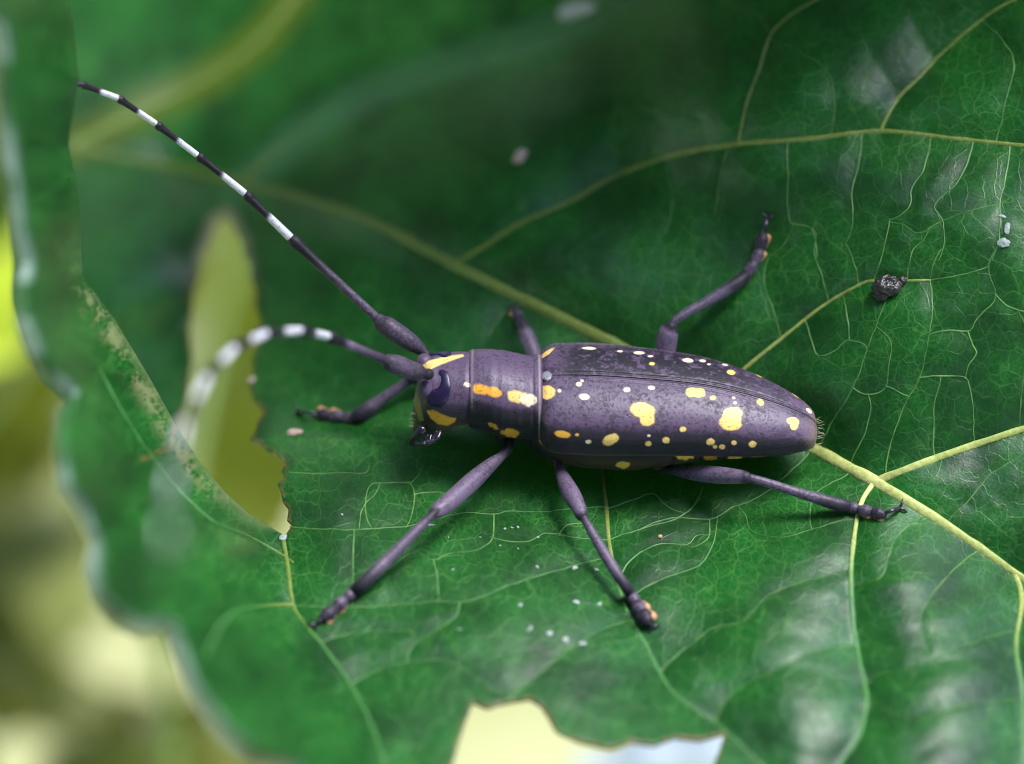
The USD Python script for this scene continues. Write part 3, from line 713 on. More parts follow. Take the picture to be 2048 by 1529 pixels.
def to_m3(t):
    t = t.copy(); t.apply_scale(1e4)
    t = trimesh.Trimesh(t.vertices, t.faces, process=False)
    return m3.Manifold(m3.Mesh(np.asarray(t.vertices, np.float32), np.asarray(t.faces, np.uint32)))


def union(ms):
    r = m3.Manifold.batch_boolean([to_m3(x) for x in ms], m3.OpType.Add).to_mesh()
    t = trimesh.Trimesh(r.vert_properties[:, :3] / 1e4, r.tri_verts, process=False)
    t.merge_vertices()
    return t


def ellipsoid(px, n, u, rx, rn, ru, sub=4, tilt=0.0):
    """Ellipsoid about a beetle point; radii in mm along axis, sideways and up; tilt turns it about the sideways axis."""
    s = trimesh.creation.icosphere(sub).vertices * [rx, rn, ru]
    c, d = math.cos(tilt), math.sin(tilt)
    x, y, z = s[:, 0] * c - s[:, 2] * d, s[:, 1], s[:, 0] * d + s[:, 2] * c
    return trimesh.Trimesh(B(px, n, u) + (x[:, None] * RIGHT + y[:, None] * N_DIR + z[:, None] * U_DIR) / 1000.0, trimesh.creation.icosphere(sub).faces, process=False)


def fix(t):
    if t.volume < 0:
        t.invert()
    return t


# trunk: pronotum, hind body, head
pron = lofted([(938, 0, 0, 3.15, 2.5, 2.7, 0), (943, 0, 0, 3.3, 2.65, 2.8, 0), (962, 0, 0, 3.4, 2.85, 2.9, 0), (985, 0, 0, 3.55, 3.0, 3.0, 0), (1008, 0, 0, 3.65, 3.0, 3.05, 0), (1030, 0, 0, 3.6, 2.95, 3.1, 0),
               (1055, 0, 0, 3.55, 2.85, 3.1, 0), (1068, 0, 0, 3.6, 2.85, 3.1, 0), (1080, 0, 0, 3.75, 2.85, 3.1, 0), (1085, 0, 0, 3.6, 2.7, 3.0, 0)], k=2.15, step=1.5, m=96,
              ripple=lambda x: 0.0022 * (math.sin(x / 4.2) + math.sin(x / 2.7 + 1)) * smoothstep(x, 950, 985) - 0.006 * math.exp(-((x - 952) / 3.0) ** 2) - 0.02 * math.exp(-((x - 1066) / 3.0) ** 2) + 0.012 * math.exp(-((x - 1079) / 3.5) ** 2))
abdo = lofted([(1045, 0, -1.6, 2.6, 1.6, 2.4, 0), (1075, 0, -1.6, 3.7, 1.8, 3.0, 0), (1120, 0, -1.7, 4.3, 2.0, 3.5, 0), (1180, 0, -1.8, 4.55, 2.2, 3.9, 0), (1250, 0, -1.8, 4.55, 2.2, 4.0, 0), (1310, 0, -1.7, 4.3, 2.2, 3.5, 0),
               (1400, 0, -1.4, 3.85, 2.0, 2.75, 0), (1500, 0, -1.1, 3.15, 1.6, 2.0, 0), (1570, 0, -0.9, 2.4, 1.2, 1.5, 0), (1608, 0, -0.7, 1.6, 0.8, 1.0, 0), (1622, 0, -0.6, 0.8, 0.5, 0.6, 0)], step=2.0, m=96,
              ripple=lambda x: -0.03 * sum(math.exp(-((x - c) / 3.0) ** 2) for c in (1345, 1398, 1446, 1492, 1537)))
head = [lofted([(822, 0.2, -4.3, 0.3, 0.9, 0.8, 0), (826, 0.2, -4.0, 0.95, 1.9, 1.3, 0), (833, 0.15, -3.4, 1.65, 2.9, 2.0, 0), (845, 0.1, -2.0, 2.3, 3.4, 2.9, 0), (860, 0, -1.35, 2.8, 3.5, 3.3, 0), (880, 0, -1.0, 3.02, 3.3, 3.2, 0), (900, 0, -0.56, 3.05, 3.0, 2.9, 0),
                (918, 0, -0.15, 3.0, 2.65, 2.65, 0), (936, 0, 0, 2.95, 2.55, 2.6, 0), (946, 0, 0, 2.9, 2.45, 2.5, 0)], k=2.3, step=1.5, m=96),
        ellipsoid(856, 0.5, -3.9, 0.95, 1.5, 0.9, 4, 0.2), ellipsoid(853, 1.45, 1.45, 0.62, 0.75, 0.75, 4), ellipsoid(849, -1.0, 1.6, 0.7, 0.8, 0.85, 4)]   # mouth, sockets of the antennae
coxae = [ellipsoid(1012, 1.9, -3.0, 0.85, 1.2, 1.35, 4), ellipsoid(1012, -1.9, -3.0, 0.85, 1.2, 1.35, 4), ellipsoid(1120, 2.3, -4.1, 1.1, 1.3, 1.2, 4), ellipsoid(1120, -2.3, -4.1, 1.1, 1.3, 1.2, 4),
         ellipsoid(1318, 2.2, -4.0, 1.5, 1.3, 1.0, 4), ellipsoid(1318, -2.2, -4.0, 1.5, 1.3, 1.0, 4), lofted([(1020, 0, -1.9, 2.3, 1.6, 1.7, 0), (1090, 0, -1.9, 3.3, 1.6, 2.3, 0)], step=4)]
trunk = union([fix(x) for x in [pron, abdo] + head + coxae])


def ell(x, y, cx, cy, rx, ry, deg=0.0, soft=0.28, wob=0.0):
    c, s = math.cos(math.radians(deg)), math.sin(math.radians(deg))
    dx, dy = x - cx, y - cy
    a, b = dx * c + dy * s, -dx * s + dy * c
    r = np.sqrt((a / rx) ** 2 + (b / ry) ** 2)
    return 1 - smoothstep(r, 1 - soft, 1 + soft * 0.6)


def pip(x, y, pts, soft=1.6):
    g = sg.Polygon(pts)
    p = shapely.points(np.c_[x, y])
    d = np.where(shapely.contains(g, p), -shapely.distance(p, g.exterior), shapely.distance(p, g))
    return 1 - smoothstep(d, -soft, soft)


def near_twin(v):
    """The same points with the far half of the beetle mirrored onto its near half."""
    n = (v - B(to_px(v)[0], 0, 0)) @ N_DIR
    return v + np.maximum(-2 * n, 0)[:, None] * N_DIR, n * 1000


GREY, DARK = np.array([0.100, 0.064, 0.112]), np.array([0.020, 0.015, 0.026])
YEL, ORA, PALE = np.array([0.80, 0.52, 0.15]), np.array([0.74, 0.36, 0.04]), np.array([0.78, 0.62, 0.42])


def over(col, bare, mask, c):
    col += mask[:, None] * (np.asarray(c) - col)
    bare -= mask * 0.6


def trunk_look(v):
    w, n = near_twin(v)
    x, y = to_px(w)
    xo, yo = to_px(v)
    sgn = np.where(n < 0, 0.0, 1.0)
    k = len(v)
    col = np.tile(GREY, (k, 1)); bare = np.full(k, -0.05)
    rel = (v - B(x, 0, 0)); u = rel @ U_DIR * 1000
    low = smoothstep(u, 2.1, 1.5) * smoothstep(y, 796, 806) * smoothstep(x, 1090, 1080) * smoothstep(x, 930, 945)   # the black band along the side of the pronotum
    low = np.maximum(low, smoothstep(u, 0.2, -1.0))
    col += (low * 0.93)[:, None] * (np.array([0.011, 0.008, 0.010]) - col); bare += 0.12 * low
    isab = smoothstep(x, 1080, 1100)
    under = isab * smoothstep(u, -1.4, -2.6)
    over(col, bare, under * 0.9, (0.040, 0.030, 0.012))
    hd = smoothstep(x, 941, 936)
    over(col, bare, hd * smoothstep(y, 800, 815) * 0.6, (0.026, 0.019, 0.026))
    over(col, bare, hd * smoothstep(y, 838, 856), (0.07, 0.052, 0.038))
    over(col, bare, hd * smoothstep(x, 838, 830), (0.05, 0.042, 0.02))
    over(col, bare, hd * smoothstep(y, 848, 862) * smoothstep(x, 862, 846), (0.014, 0.010, 0.012))
    # pale hair bands of the pronotum, yellow marks
    for cx, cy, rx, ry, dg, c in [(962, 779, 19, 10.5, 6, ORA), (987, 784, 17, 9.5, 12, ORA), (935, 771, 7, 5, 0, PALE), (1033, 794, 20, 13, 10, YEL), (1057, 800, 17, 13, 8, PALE), (987, 853, 12, 5, 28, ORA * 0.8), (1020, 866, 18, 9, 8, ORA),
                              (1086, 887, 11, 5, 48, ORA * 0.7), (1367, 912, 20, 8, 3, YEL * [0.9, 0.85, 0.4]), (1423, 916, 14, 7, 0, ORA), (1471, 914, 14, 6.5, 0, YEL * [0.9, 0.85, 0.4]), (1515, 909, 13, 6.5, -6, YEL * [0.9, 0.85, 0.4]), (1580, 898, 27, 5, -14, PALE), (1247, 931, 15, 6.5, -4, YEL * [0.9, 0.85, 0.4])]:
        jx, jy = 5 * (meshkit.noise(np.c_[x / 7.0, y / 7.0, np.full(k, 2.0)]) - 0.5), 5 * (meshkit.noise(np.c_[x / 7.0, y / 7.0, np.full(k, 9.0)]) - 0.5)
        over(col, bare, ell(x + jx, y + jy, cx, cy, rx, ry, dg, soft=0.2) * np.where(n < -0.1, 0, 1), c)
    over(col, bare, pip(xo, yo, [(842, 733), (858, 722), (890, 713), (926, 709), (928, 713), (902, 722), (874, 733), (858, 741)]), YEL * [1, 1.1, 1.3])
    over(col, bare, pip(x, y, [(853, 822), (866, 820), (884, 829), (900, 835), (913, 837), (909, 845), (895, 852), (876, 849), (861, 837)]), ORA)
    over(col, bare, pip(x, y, [(823, 778), (831, 778), (840, 805), (848, 842), (838, 842), (828, 810)]) * 0.8, (0.30, 0.24, 0.05))
    over(col, bare, ell(x, y, 903, 711, 30, 5, -5) * 0.0, PALE)
    over(col, bare, np.exp(-((x - 1079) / 2.2) ** 2) * smoothstep(u, -1.5, 0.2) * 0.55, (0.42, 0.36, 0.36))
    over(col, bare, np.exp(-((x - 944) / 2.5) ** 2) * smoothstep(u, 0.5, 2.0) * 0.25, (0.5, 0.44, 0.42))
    # dark seams
    for c in (1345, 1398, 1446, 1492, 1537):
        over(col, bare, np.exp(-((x - c) / 3.5) ** 2) * isab * 0.8, DARK)
    over(col, bare, np.exp(-((x - 1088) / 3.0) ** 2) * smoothstep(u, -2.5, -1.0) * 0.8, DARK)
    return np.clip(col, 0, 1), bare


beetle = thing("beetle", "purple grey longhorn beetle with yellow spots standing across the large leaf", "beetle", loc=B(1250, 0, -6))


def looked(name, mesh, mat, look, parent, smooth=40):
    v, f, n = meshkit.arrays(mesh, smooth)
    col, bare = look(v)
    root = parent.GetPath().pathString
    base = next(BASE[p] for p in BASE if root == p or root.startswith(p + "/"))
    m = usdkit.mesh(stage, numbered(root + "/" + name), (v - base, f), mat)
    m.CreateNormalsAttr(Vt.Vec3fArray.FromNumpy(n.astype(np.float32))); m.SetNormalsInterpolation("vertex")
    UsdGeom.PrimvarsAPI(m).CreatePrimvar("tint_color", T.Color3fArray, "vertex").Set(Vt.Vec3fArray.FromNumpy(np.asarray(col, np.float32)))
    UsdGeom.PrimvarsAPI(m).CreatePrimvar("bare", T.FloatArray, "vertex").Set(Vt.FloatArray.FromNumpy(np.asarray(bare, np.float32)))
    return m.GetPrim()


trunk = trunk.subdivide_to_size(0.00013)
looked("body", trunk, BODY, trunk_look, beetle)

# wing cases
EW = PchipInterpolator([1076, 1080, 1086, 1095, 1115, 1180, 1300, 1400, 1500, 1560, 1600, 1618, 1628, 1633], [3.2, 3.9, 4.45, 4.8, 5.05, 5.15, 4.9, 4.55, 3.85, 3.1, 2.4, 1.95, 1.5, 0.7])
EH = PchipInterpolator([1076, 1080, 1086, 1095, 1115, 1180, 1300, 1400, 1500, 1560, 1600, 1618, 1628, 1633], [1.9, 2.25, 2.55, 2.75, 2.9, 3.0, 2.9, 2.75, 2.35, 1.95, 1.55, 1.25, 0.95, 0.45])


def elytron(side, gap=0.035):
    xs = np.r_[np.linspace(1076, 1100, 24), np.linspace(1101, 1600, 380), np.linspace(1601, 1633, 34)]
    ss = np.linspace(0, 1, 230)
    k = 2.35
    a = ss * math.radians(104)                           # from the seam over the shoulder to below the margin
    c, s = np.cos(a), np.sin(a)
    outer, inner = [], []
    for x in xs:
        w, h = float(EW(x)), float(EH(x))
        n = w * np.abs(s) ** (2 / k)
        u = np.where(c > 0, h * np.abs(c) ** (2 / k), -1.0 * (h / 3.0) * np.abs(c) / 0.25)
        ridge = 0.05 * np.exp(-((n - 0.28) / 0.09) ** 2) - 0.035 * np.exp(-((n - 0.12) / 0.05) ** 2) - 0.02 * np.exp(-((n - 0.48) / 0.07) ** 2)
        u = u + ridge * (c > 0) * smoothstep(x, 1110, 1150)
        n = np.maximum(n, gap)
        nn = n.copy(); nn[:2] = gap
        outer.append(B(x + 3.0 * smoothstep(n, 0, 4) * 0, side * nn, u))
        sc = 0.93
        inner.append(B(x, side * np.maximum(nn * sc, gap), u - 0.22 * np.clip(c + 0.35, 0, 1)))
    o, i = np.array(outer), np.array(inner)
    ring = np.concatenate([o, i[:, ::-1]], axis=1)
    return fix(loft(ring))


SPOTS = [(1094, 785, 16.5, 14, 0, "Y"), (1119, 782, 4, 3.5, 0, "P"), (1158, 769, 6, 5, 0, "P"), (1164, 762, 3.4, 3, 0, "P"), (1169, 794, 10.5, 6.5, 8, "P"), (1254, 780, 7, 5, 0, "P"), (1303, 776, 7, 4.2, 0, "P"), (1300, 753, 7.5, 6, 20, "Y"),
         (1285, 821, 25, 15, 8, "Y"), (1279, 815, 17, 10, 0, "Y"), (1294, 838, 15, 16, 0, "Y"), (1179, 725, 8, 4, 0, "P"), (1205, 739.5, 3.4, 2.2, 0, "P"), (1125, 869, 17, 7, 10, "O"), (1154, 870, 4, 3, 0, "O"), (1177, 884, 6, 4, 0, "P"),
         (1221, 880, 18, 10, -28, "Y"), (1227, 877, 11, 9, 0, "Y"), (1297, 888, 6.5, 5.5, 0, "Y"), (1332, 881, 7.5, 6.5, 0, "Y"), (1298, 872, 3.4, 2.5, 0, "P"), (1384, 785, 13, 10, 0, "Y"), (1398, 786, 13, 10, 0, "Y"), (1426, 796, 6, 4.5, 0, "Y"),
         (1453, 767, 10.5, 6.5, 15, "Y"), (1462, 745.5, 9.5, 6, 12, "Y"), (1518, 749, 9, 4.5, 25, "Y"), (1521, 805, 8, 6.5, 40, "Y"), (1463, 838, 21, 23, 0, "Y"), (1460, 847, 23, 14, 10, "Y"), (1468, 826, 17, 12, 0, "Y"), (1586, 843, 13, 8, 10, "Y"), (1588, 851, 8, 10, 0, "Y"),
         (1470, 806, 4, 3, 0, "P"), (1467.5, 796, 3.2, 2.6, 0, "P"), (1366, 859, 6.5, 5.5, 0, "Y"), (1421, 884.5, 8.5, 7, 0, "Y"), (1430, 894, 4.5, 4, 0, "Y"), (1444, 894, 6.5, 5, 0, "Y"), (1468, 886, 5.5, 5, 0, "Y"), (1505, 889, 8, 7, -10, "Y"), (1390, 737, 5, 2.6, 0, "P")]
FAR_SPOTS = [(1092, 708, 20, 4, -36, "Y"), (1178, 697, 14, 3, 3, "P"), (1278, 706, 11, 3.2, 2, "P"), (1301, 713, 6, 2.2, 0, "P"), (1304, 728, 6, 3.4, 0, "Y"), (1376, 721, 11, 4.2, 6, "P"), (1405, 722, 7, 3, 4, "P"), (1418, 729, 4, 2, 0, "P"), (1450, 730, 6, 2, 8, "P"),
             (1462, 745, 9, 5, 10, "Y"), (1518, 749, 11, 4, 26, "Y"), (1585, 785, 18, 2.6, 40, "Y"), (1618, 822, 8, 3.5, 42, "P"), (1240, 703, 6, 2, 0, "P")]


def shell_look(side):
    def f(v):
        x, y = to_px(v)
        k = len(v)
        n = (v - B(x, 0, 0)) @ N_DIR * 1000 * side
        u = (v - B(x, 0, 0)) @ U_DIR * 1000
        col = np.tile(GREY, (k, 1)); bare = np.full(k, 0.0)
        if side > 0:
            low = smoothstep(u / EH(np.clip(x, 1077, 1632)), 0.74, 0.42)          # shade of the sides put into the colour, with more bare specks
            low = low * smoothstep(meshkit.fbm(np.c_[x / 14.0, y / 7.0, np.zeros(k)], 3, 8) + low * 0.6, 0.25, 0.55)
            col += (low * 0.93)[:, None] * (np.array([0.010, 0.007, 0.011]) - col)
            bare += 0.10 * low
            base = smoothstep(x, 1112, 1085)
            col += (base * 0.6)[:, None] * (np.array([0.06, 0.045, 0.05]) - col)
        else:
            streak = meshkit.fbm(np.c_[x / 9.0, n * 3.2, np.zeros(k)], 4, 12)
            blk = smoothstep(streak, 0.32, 0.50) * smoothstep(n, 4.6, 3.2) * smoothstep(x, 1100, 1160) * smoothstep(x, 1600, 1440)
            col += (blk * 0.92)[:, None] * (np.array([0.012, 0.009, 0.014]) - col)
            col += (smoothstep(n, 3.6, 4.8) * 0.6)[:, None] * (np.array([0.30, 0.27, 0.27]) - col)
            bare += 0.03
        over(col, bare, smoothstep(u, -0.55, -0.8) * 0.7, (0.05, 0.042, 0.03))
        tail = smoothstep(x, 1600, 1632)
        over(col, bare, tail * 0.5, (0.22, 0.16, 0.11))
        over(col, bare, np.exp(-((n - 0.12) / 0.06) ** 2) * smoothstep(x, 1230, 1290) * 0.9, (0.012, 0.009, 0.016))
        over(col, bare, np.exp(-((n - 0.46) / 0.05) ** 2) * smoothstep(x, 1330, 1420) * 0.55, (0.04, 0.03, 0.05))
        if side > 0:
            for c in [(1560, 870, 22, 8, -12), (1575, 858, 12, 6, 0)]:
                over(col, bare, ell(x, y, *c, soft=0.9) * 0.6, (0.03, 0.022, 0.03))
        NZ1, NZ2 = meshkit.noise(np.c_[x / 6.0, y / 6.0, np.zeros(k)]), meshkit.noise(np.c_[x / 1.7, y / 1.7, np.ones(k)])
        for cx, cy, rx, ry, dg, t in (SPOTS if side > 0 else FAR_SPOTS):
            r2 = rx * 1.22, ry * 1.22
            over(col, bare, ell(x, y, cx, cy, *r2, dg, soft=0.2) * 0.35, (0.05, 0.03, 0.03))
        for cx, cy, rx, ry, dg, t in (SPOTS if side > 0 else FAR_SPOTS):
            wob = 1 + 0.18 * (NZ1 - 0.5) + 0.08 * (NZ2 - 0.5)
            over(col, bare, ell(cx + (x - cx) * wob, cy + (y - cy) * wob, cx, cy, rx, ry, dg, soft=0.16), {"Y": YEL, "O": ORA, "P": PALE}[t])
        bare -= 0.0
        return np.clip(col, 0, 1), bare
    return f


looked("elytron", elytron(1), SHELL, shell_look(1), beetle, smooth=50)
looked("elytron", elytron(-1), SHELL, shell_look(-1), beetle, smooth=50)
plain = lambda c, b=0.0: (lambda v: (np.tile(np.asarray(c, float), (len(v), 1)), np.full(len(v), b)))
looked("scutellum", fix(ellipsoid(1094, 0.0, 2.74, 0.44, 0.5, 0.13, 4)), BODY, plain((0.20, 0.19, 0.21), -0.05), beetle)

# eyes: kidney shaped, wrapped round the antenna sockets
HD = head[0].subdivide_to_size(0.0002)
TV = np.asarray(HD.vertices); TN = np.asarray(HD.vertex_normals)
front = TN @ -FWD > 0.15
TP = np.c_[to_px(TV[front])]; TTREE = cKDTree(TP)


def on_body(px, py):
    """Point and normal of the trunk seen at a photo pixel."""
    d, i = TTREE.query([(px, py)], k=12)
    c = np.where(front)[0][i[0]]
    best = c[np.argmin((TV[c] - CAM) @ FWD + d[0] * 2e-6)]
    return TV[best], TN[best]


eye_pts = [(880, 742, 7), (887, 748, 8), (890, 760, 9), (889, 774, 12), (884, 786, 15), (874, 796, 18), (863, 799, 16)]
ep = spline(eye_pts, n=15)
ec, en = zip(*[on_body(x, y) for x, y, r in ep])
en = np.array(en); en = np.array([en[max(0, q - 3):q + 4].mean(0) for q in range(len(en))]); en /= np.linalg.norm(en, axis=1, keepdims=True)
ec = np.array(ec); ec = np.array([ec[max(0, q - 1):q + 2].mean(0) for q in range(len(ec))])
er = ep[:, 2] / 24.8 / 1000.0
mid = np.linspace(0, 1, len(ec)); fine_t = np.linspace(0, 1, 40)
ec, en, er = CubicSpline(mid, ec)(fine_t), CubicSpline(mid, en)(fine_t), np.interp(fine_t, mid, er)
eye = fix(tube(ec - en * er[:, None] * 0.04, er, sides=28, flat=0.34, flat_dir=en))
part("eye", eye, EYE, beetle, smooth=True)
other = fix(tube((ec - en * er[:, None] * 0.04)[18:], er[18:], sides=28, flat=0.34, flat_dir=en[18:])); nn = (other.vertices - B(to_px(other.vertices)[0], 0, 0)) @ N_DIR
other.vertices = other.vertices - 2 * nn[:, None] * N_DIR; other.invert()
part("eye", other, EYE, beetle, smooth=True)
for side in (1, -1):
    # jaw and feelers
    jaw = [P(842, 862, 0.4 - 1.0 * side), P(833, 872, 0.4 - 0.8 * side), P(824, 880, 0.3 - 0.4 * side), P(822, 887, 0.2 - 0.1 * side), P(828, 889, 0.3)]
    part("mandible", tube(spline(jaw, n=16), np.linspace(0.00042, 0.00014, 16), flat=0.7), GLOSSY_BLACK, beetle)
    off = 0 if side > 0 else -7
    pal = [P(880 + off, 864, -0.2 - 0.6 * side), P(877 + off, 874, -0.3 - 0.7 * side), P(866 + off, 882, -0.4 - 0.7 * side), P(852 + off, 888, -0.5 - 0.6 * side), P(834 + off, 889, -0.5 - 0.5 * side)]
    part("palp", tube(spline(pal, n=18), np.r_[np.linspace(0.00014, 0.0002, 6), 0.00013, np.linspace(0.00018, 0.00022, 5), 0.00015, np.linspace(0.0002, 0.0001, 5)]), GLOSSY_BLACK, beetle)
    pal = [P(862 + off, 872, -0.2 - 0.6 * side), P(860 + off, 880, -0.3 - 0.7 * side), P(868 + off, 885, -0.4 - 0.7 * side)]
    part("palp", tube(spline(pal, n=10), np.linspace(0.00014, 0.00009, 10)), GLOSSY_BLACK, beetle)


# legs and antennae: tubes along traced joints; w = width in photo pixels
def limb(pts, n=40, sides=18):
    """pts rows: px, py, depth mm, width px. Returns the tube's mesh and its parameter function."""
    p = spline([tuple(map(float, q)) for q in pts], n=n)
    w = P(p[:, 0], p[:, 1], p[:, 2])
    scale = APER / FOCAL / 2048.0 * (FOCUS + p[:, 2] / 1000.0)
    return tube(w, p[:, 3] / 2 * scale, sides=sides), p


def banded(p, bands):
    """Look along a traced limb: bands of (t from 0 to 1, colour, bareness), blended."""
    c2 = p[:, :2]; tree = cKDTree(c2); tt = np.linspace(0, 1, len(p))
    ts = np.array([b[0] for b in bands]); cs = np.array([b[1] for b in bands]); bs = np.array([b[2] for b in bands])
    def f(v):
        x, y = to_px(v)
        d, i = tree.query(np.c_[x, y], k=2)
        t = (tt[i] / (d + 1e-6)).sum(1) / (1 / (d + 1e-6)).sum(1)
        t = t + 0.012 * (meshkit.noise(v * 9000) - 0.5)
        return np.stack([np.interp(t, ts, cs[:, k]) for k in range(3)], 1), np.interp(t, ts, bs)
    return f


LEGC, LEGD, PAD = np.array([0.122, 0.086, 0.135]), np.array([0.010, 0.007, 0.012]), np.array([0.55, 0.28, 0.13])


def leg(femur, tibia, tarsus, claw, label=None):
    root = beetle
    ms, p = limb(femur, 44)
    fb = [(0, LEGD, 0.3), (0.10, LEGD, 0.2), (0.2, LEGC * 0.8, 0.05), (0.55, LEGC, -0.03), (0.9, LEGC * 1.1, -0.05), (0.955, LEGC * 0.9, 0), (1, LEGD, 0.3)]
    lp = looked("leg", ms, LEG, banded(p, fb), root)
    ms, p = limb(tibia, 44)
    looked("tibia", ms, LEG, banded(p, [(0, LEGD, 0.3), (0.06, LEGC * 0.5, 0.1), (0.2, LEGC * 0.8, 0), (0.7, LEGC * 0.9, 0), (0.82, LEGC * 0.35, 0.1), (0.95, LEGC * 0.35, 0.15), (1, LEGD, 0.3)]), lp)
    for i in range(len(tarsus) - 1):
        a, b = np.array(tarsus[i], float), np.array(tarsus[i + 1], float)
        w = b[3]
        q = [(*a[:3], w * 0.45), (*(a[:3] * 0.6 + b[:3] * 0.4), w * 0.85), (*(a[:3] * 0.2 + b[:3] * 0.8), w), (*b[:3], w * 0.8)]
        ms, p = limb(q, 16, 14)
        c = LEGC * (0.95 if i < 2 else 0.3)
        looked("tarsus", ms, LEG, banded(p, [(0, c * 0.4, 0.1), (0.3, c, 0), (1, c * 0.7, 0.05)]), lp)
        if i == 0:
            continue
        # the pale cushion under each joint
        d = np.array([b[1] - a[1], -(b[0] - a[0])]); d = d / (np.linalg.norm(d) + 1e-9) * (1 if tarsus[-1][4] > 0 else -1)
        qq = [(a[0] * 0.55 + b[0] * 0.45 + d[0] * w * 0.28, a[1] * 0.55 + b[1] * 0.45 + d[1] * w * 0.28, a[2] * 0.55 + b[2] * 0.45 + 0.15, w * 0.4),
              (b[0] + d[0] * w * 0.36, b[1] + d[1] * w * 0.36, b[2] + 0.15, w * 0.55)]
        ms, p = limb(qq, 10, 12)
        looked("tarsal_pad", ms, LEG, plain(PAD, -0.1), lp)
    e = np.array(tarsus[-1], float)
    ms, p = limb([(e[0], e[1], e[2], 9), ((e[0] + claw[0]) / 2, (e[1] + claw[1]) / 2, e[2] - 0.3, 8), (claw[0], claw[1], claw[2], 9)], 14, 12)
    looked("claw", ms, GLOSSY_BLACK, plain(LEGD), lp)
    for s in (-1, 1):
        d = np.array([claw[0] - e[0], claw[1] - e[1]]); d /= np.linalg.norm(d) + 1e-9; o = np.array([-d[1], d[0]]) * s
        q = [(claw[0], claw[1], claw[2], 7), (claw[0] + d[0] * 7 + o[0] * 8, claw[1] + d[1] * 7 + o[1] * 8, claw[2] - 0.1, 5), (claw[0] + d[0] * 11 + o[0] * 15, claw[1] + d[1] * 11 + o[1] * 15, claw[2] + 0.3, 2)]
        ms, p = limb(q, 12, 8)
        looked("claw", ms, GLOSSY_BLACK, plain(LEGD), lp)
    return lp


def on_leaf(x, y, up=0.5):
    return float(depth_main([(x, y)])[0]) - up


def toes(pts, side=1, up=0.55):
    return [(x, y, on_leaf(x, y, up), w, side) for x, y, w in pts]


def foot_leg(femur, knee_tib, tarsus_pts, claw, side):
    ts = toes(tarsus_pts, side)
    tib = [tuple(q) for q in knee_tib] + [(ts[0][0], ts[0][1], ts[0][2], knee_tib[-1][3])]
    clear = lambda q, k: (q[0], q[1], min(q[2], on_leaf(q[0], q[1], k)), q[3])
    femur = femur[:3] + [clear(q, 1.0) for q in femur[3:]]
    tib = [clear(q, 0.7 + 1.8 * (1 - i / (len(tib) - 1))) for i, q in enumerate(tib)]
    femur[-1] = (*femur[-1][:2], tib[0][2], femur[-1][3])
    leg(femur, tib, [t[:4] for t in ts[:-1]] + [ts[-1]], (claw[0], claw[1], on_leaf(claw[0], claw[1], 0.3)))


# near side: fore, middle, hind
foot_leg([(1014, 872, 2.0, 26), (1017, 893, 1.3, 22), (1008, 908, 0.8, 17), (985, 927, -0.2, 26), (940, 967, -2.2, 37), (900, 1003, -4.0, 37), (874, 1023, -5.0, 31), (866, 1030, -5.3, 24)],
         [(874, 1022, -5.3, 17), (850, 1045, -5.8, 19), (780, 1115, -7.2, 24), (725, 1168, -8.2, 27)], [(712, 1180, 20), (694, 1196, 24), (674, 1214, 29), (650, 1234, 31)], (630, 1250), 1)
foot_leg([(1120, 893, 2.6, 30), (1117, 914, 1.6, 24), (1118, 932, 1.0, 18), (1128, 960, -0.4, 30), (1144, 992, -1.9, 37), (1158, 1018, -3.0, 29), (1163, 1030, -3.4, 26)],
         [(1162, 1026, -3.4, 15), (1178, 1055, -4.0, 17), (1215, 1118, -5.4, 22), (1250, 1172, -6.4, 22)], [(1260, 1186, 20), (1271, 1204, 26), (1283, 1222, 32), (1293, 1240, 36)], (1302, 1252), 1)
foot_leg([(1318, 930, 3.2, 30), (1340, 939, 2.4, 18), (1380, 945, 1.2, 30), (1430, 950, -0.2, 35), (1470, 953, -1.4, 30), (1490, 955, -2.0, 26)],
         [(1486, 953, -2.0, 16), (1510, 959, -1.9, 17), (1600, 987, -1.8, 20), (1680, 1010, -1.6, 27)], [(1692, 1013, 20), (1714, 1018, 23), (1740, 1024, 25), (1764, 1029, 26)], (1800, 1016), -1)
# far side: hind, middle, fore
foot_leg([(1322, 800, 6.5, 24), (1324, 760, 6.0, 26), (1328, 715, 5.0, 38), (1332, 690, 4.6, 43), (1337, 664, 4.2, 40), (1341, 655, 4.0, 26)],
         [(1338, 654, 4.0, 15), (1352, 640, 4.2, 17), (1420, 600, 5.2, 21), (1478, 563, 6.4, 26)], [(1490, 553, 19), (1507, 530, 25), (1519, 505, 25), (1525, 474, 28)], (1534, 438), -1)
foot_leg([(1090, 800, 6.5, 24), (1078, 745, 7.5, 26), (1066, 705, 8.0, 33), (1053, 672, 8.6, 31), (1045, 652, 9.0, 25)],
         [(1045, 652, 9.0, 17), (1042, 646, 9.8, 18), (1040, 641, 10.6, 20)], [(1039, 639, 20), (1037, 634, 22), (1035, 629, 24), (1033, 624, 24)], (1030, 617), 1)
foot_leg([(985, 800, 6.0, 24), (930, 790, 7.5, 30), (870, 770, 9.0, 34), (832, 757, 9.8, 28), (822, 756, 10.0, 22)],
         [(828, 757, 10.0, 17), (800, 774, 10.3, 19), (755, 805, 10.9, 24), (720, 830, 11.6, 30)], [(712, 836, 22), (690, 836, 24), (665, 833, 27), (640, 830, 28)], (598, 824), -1)


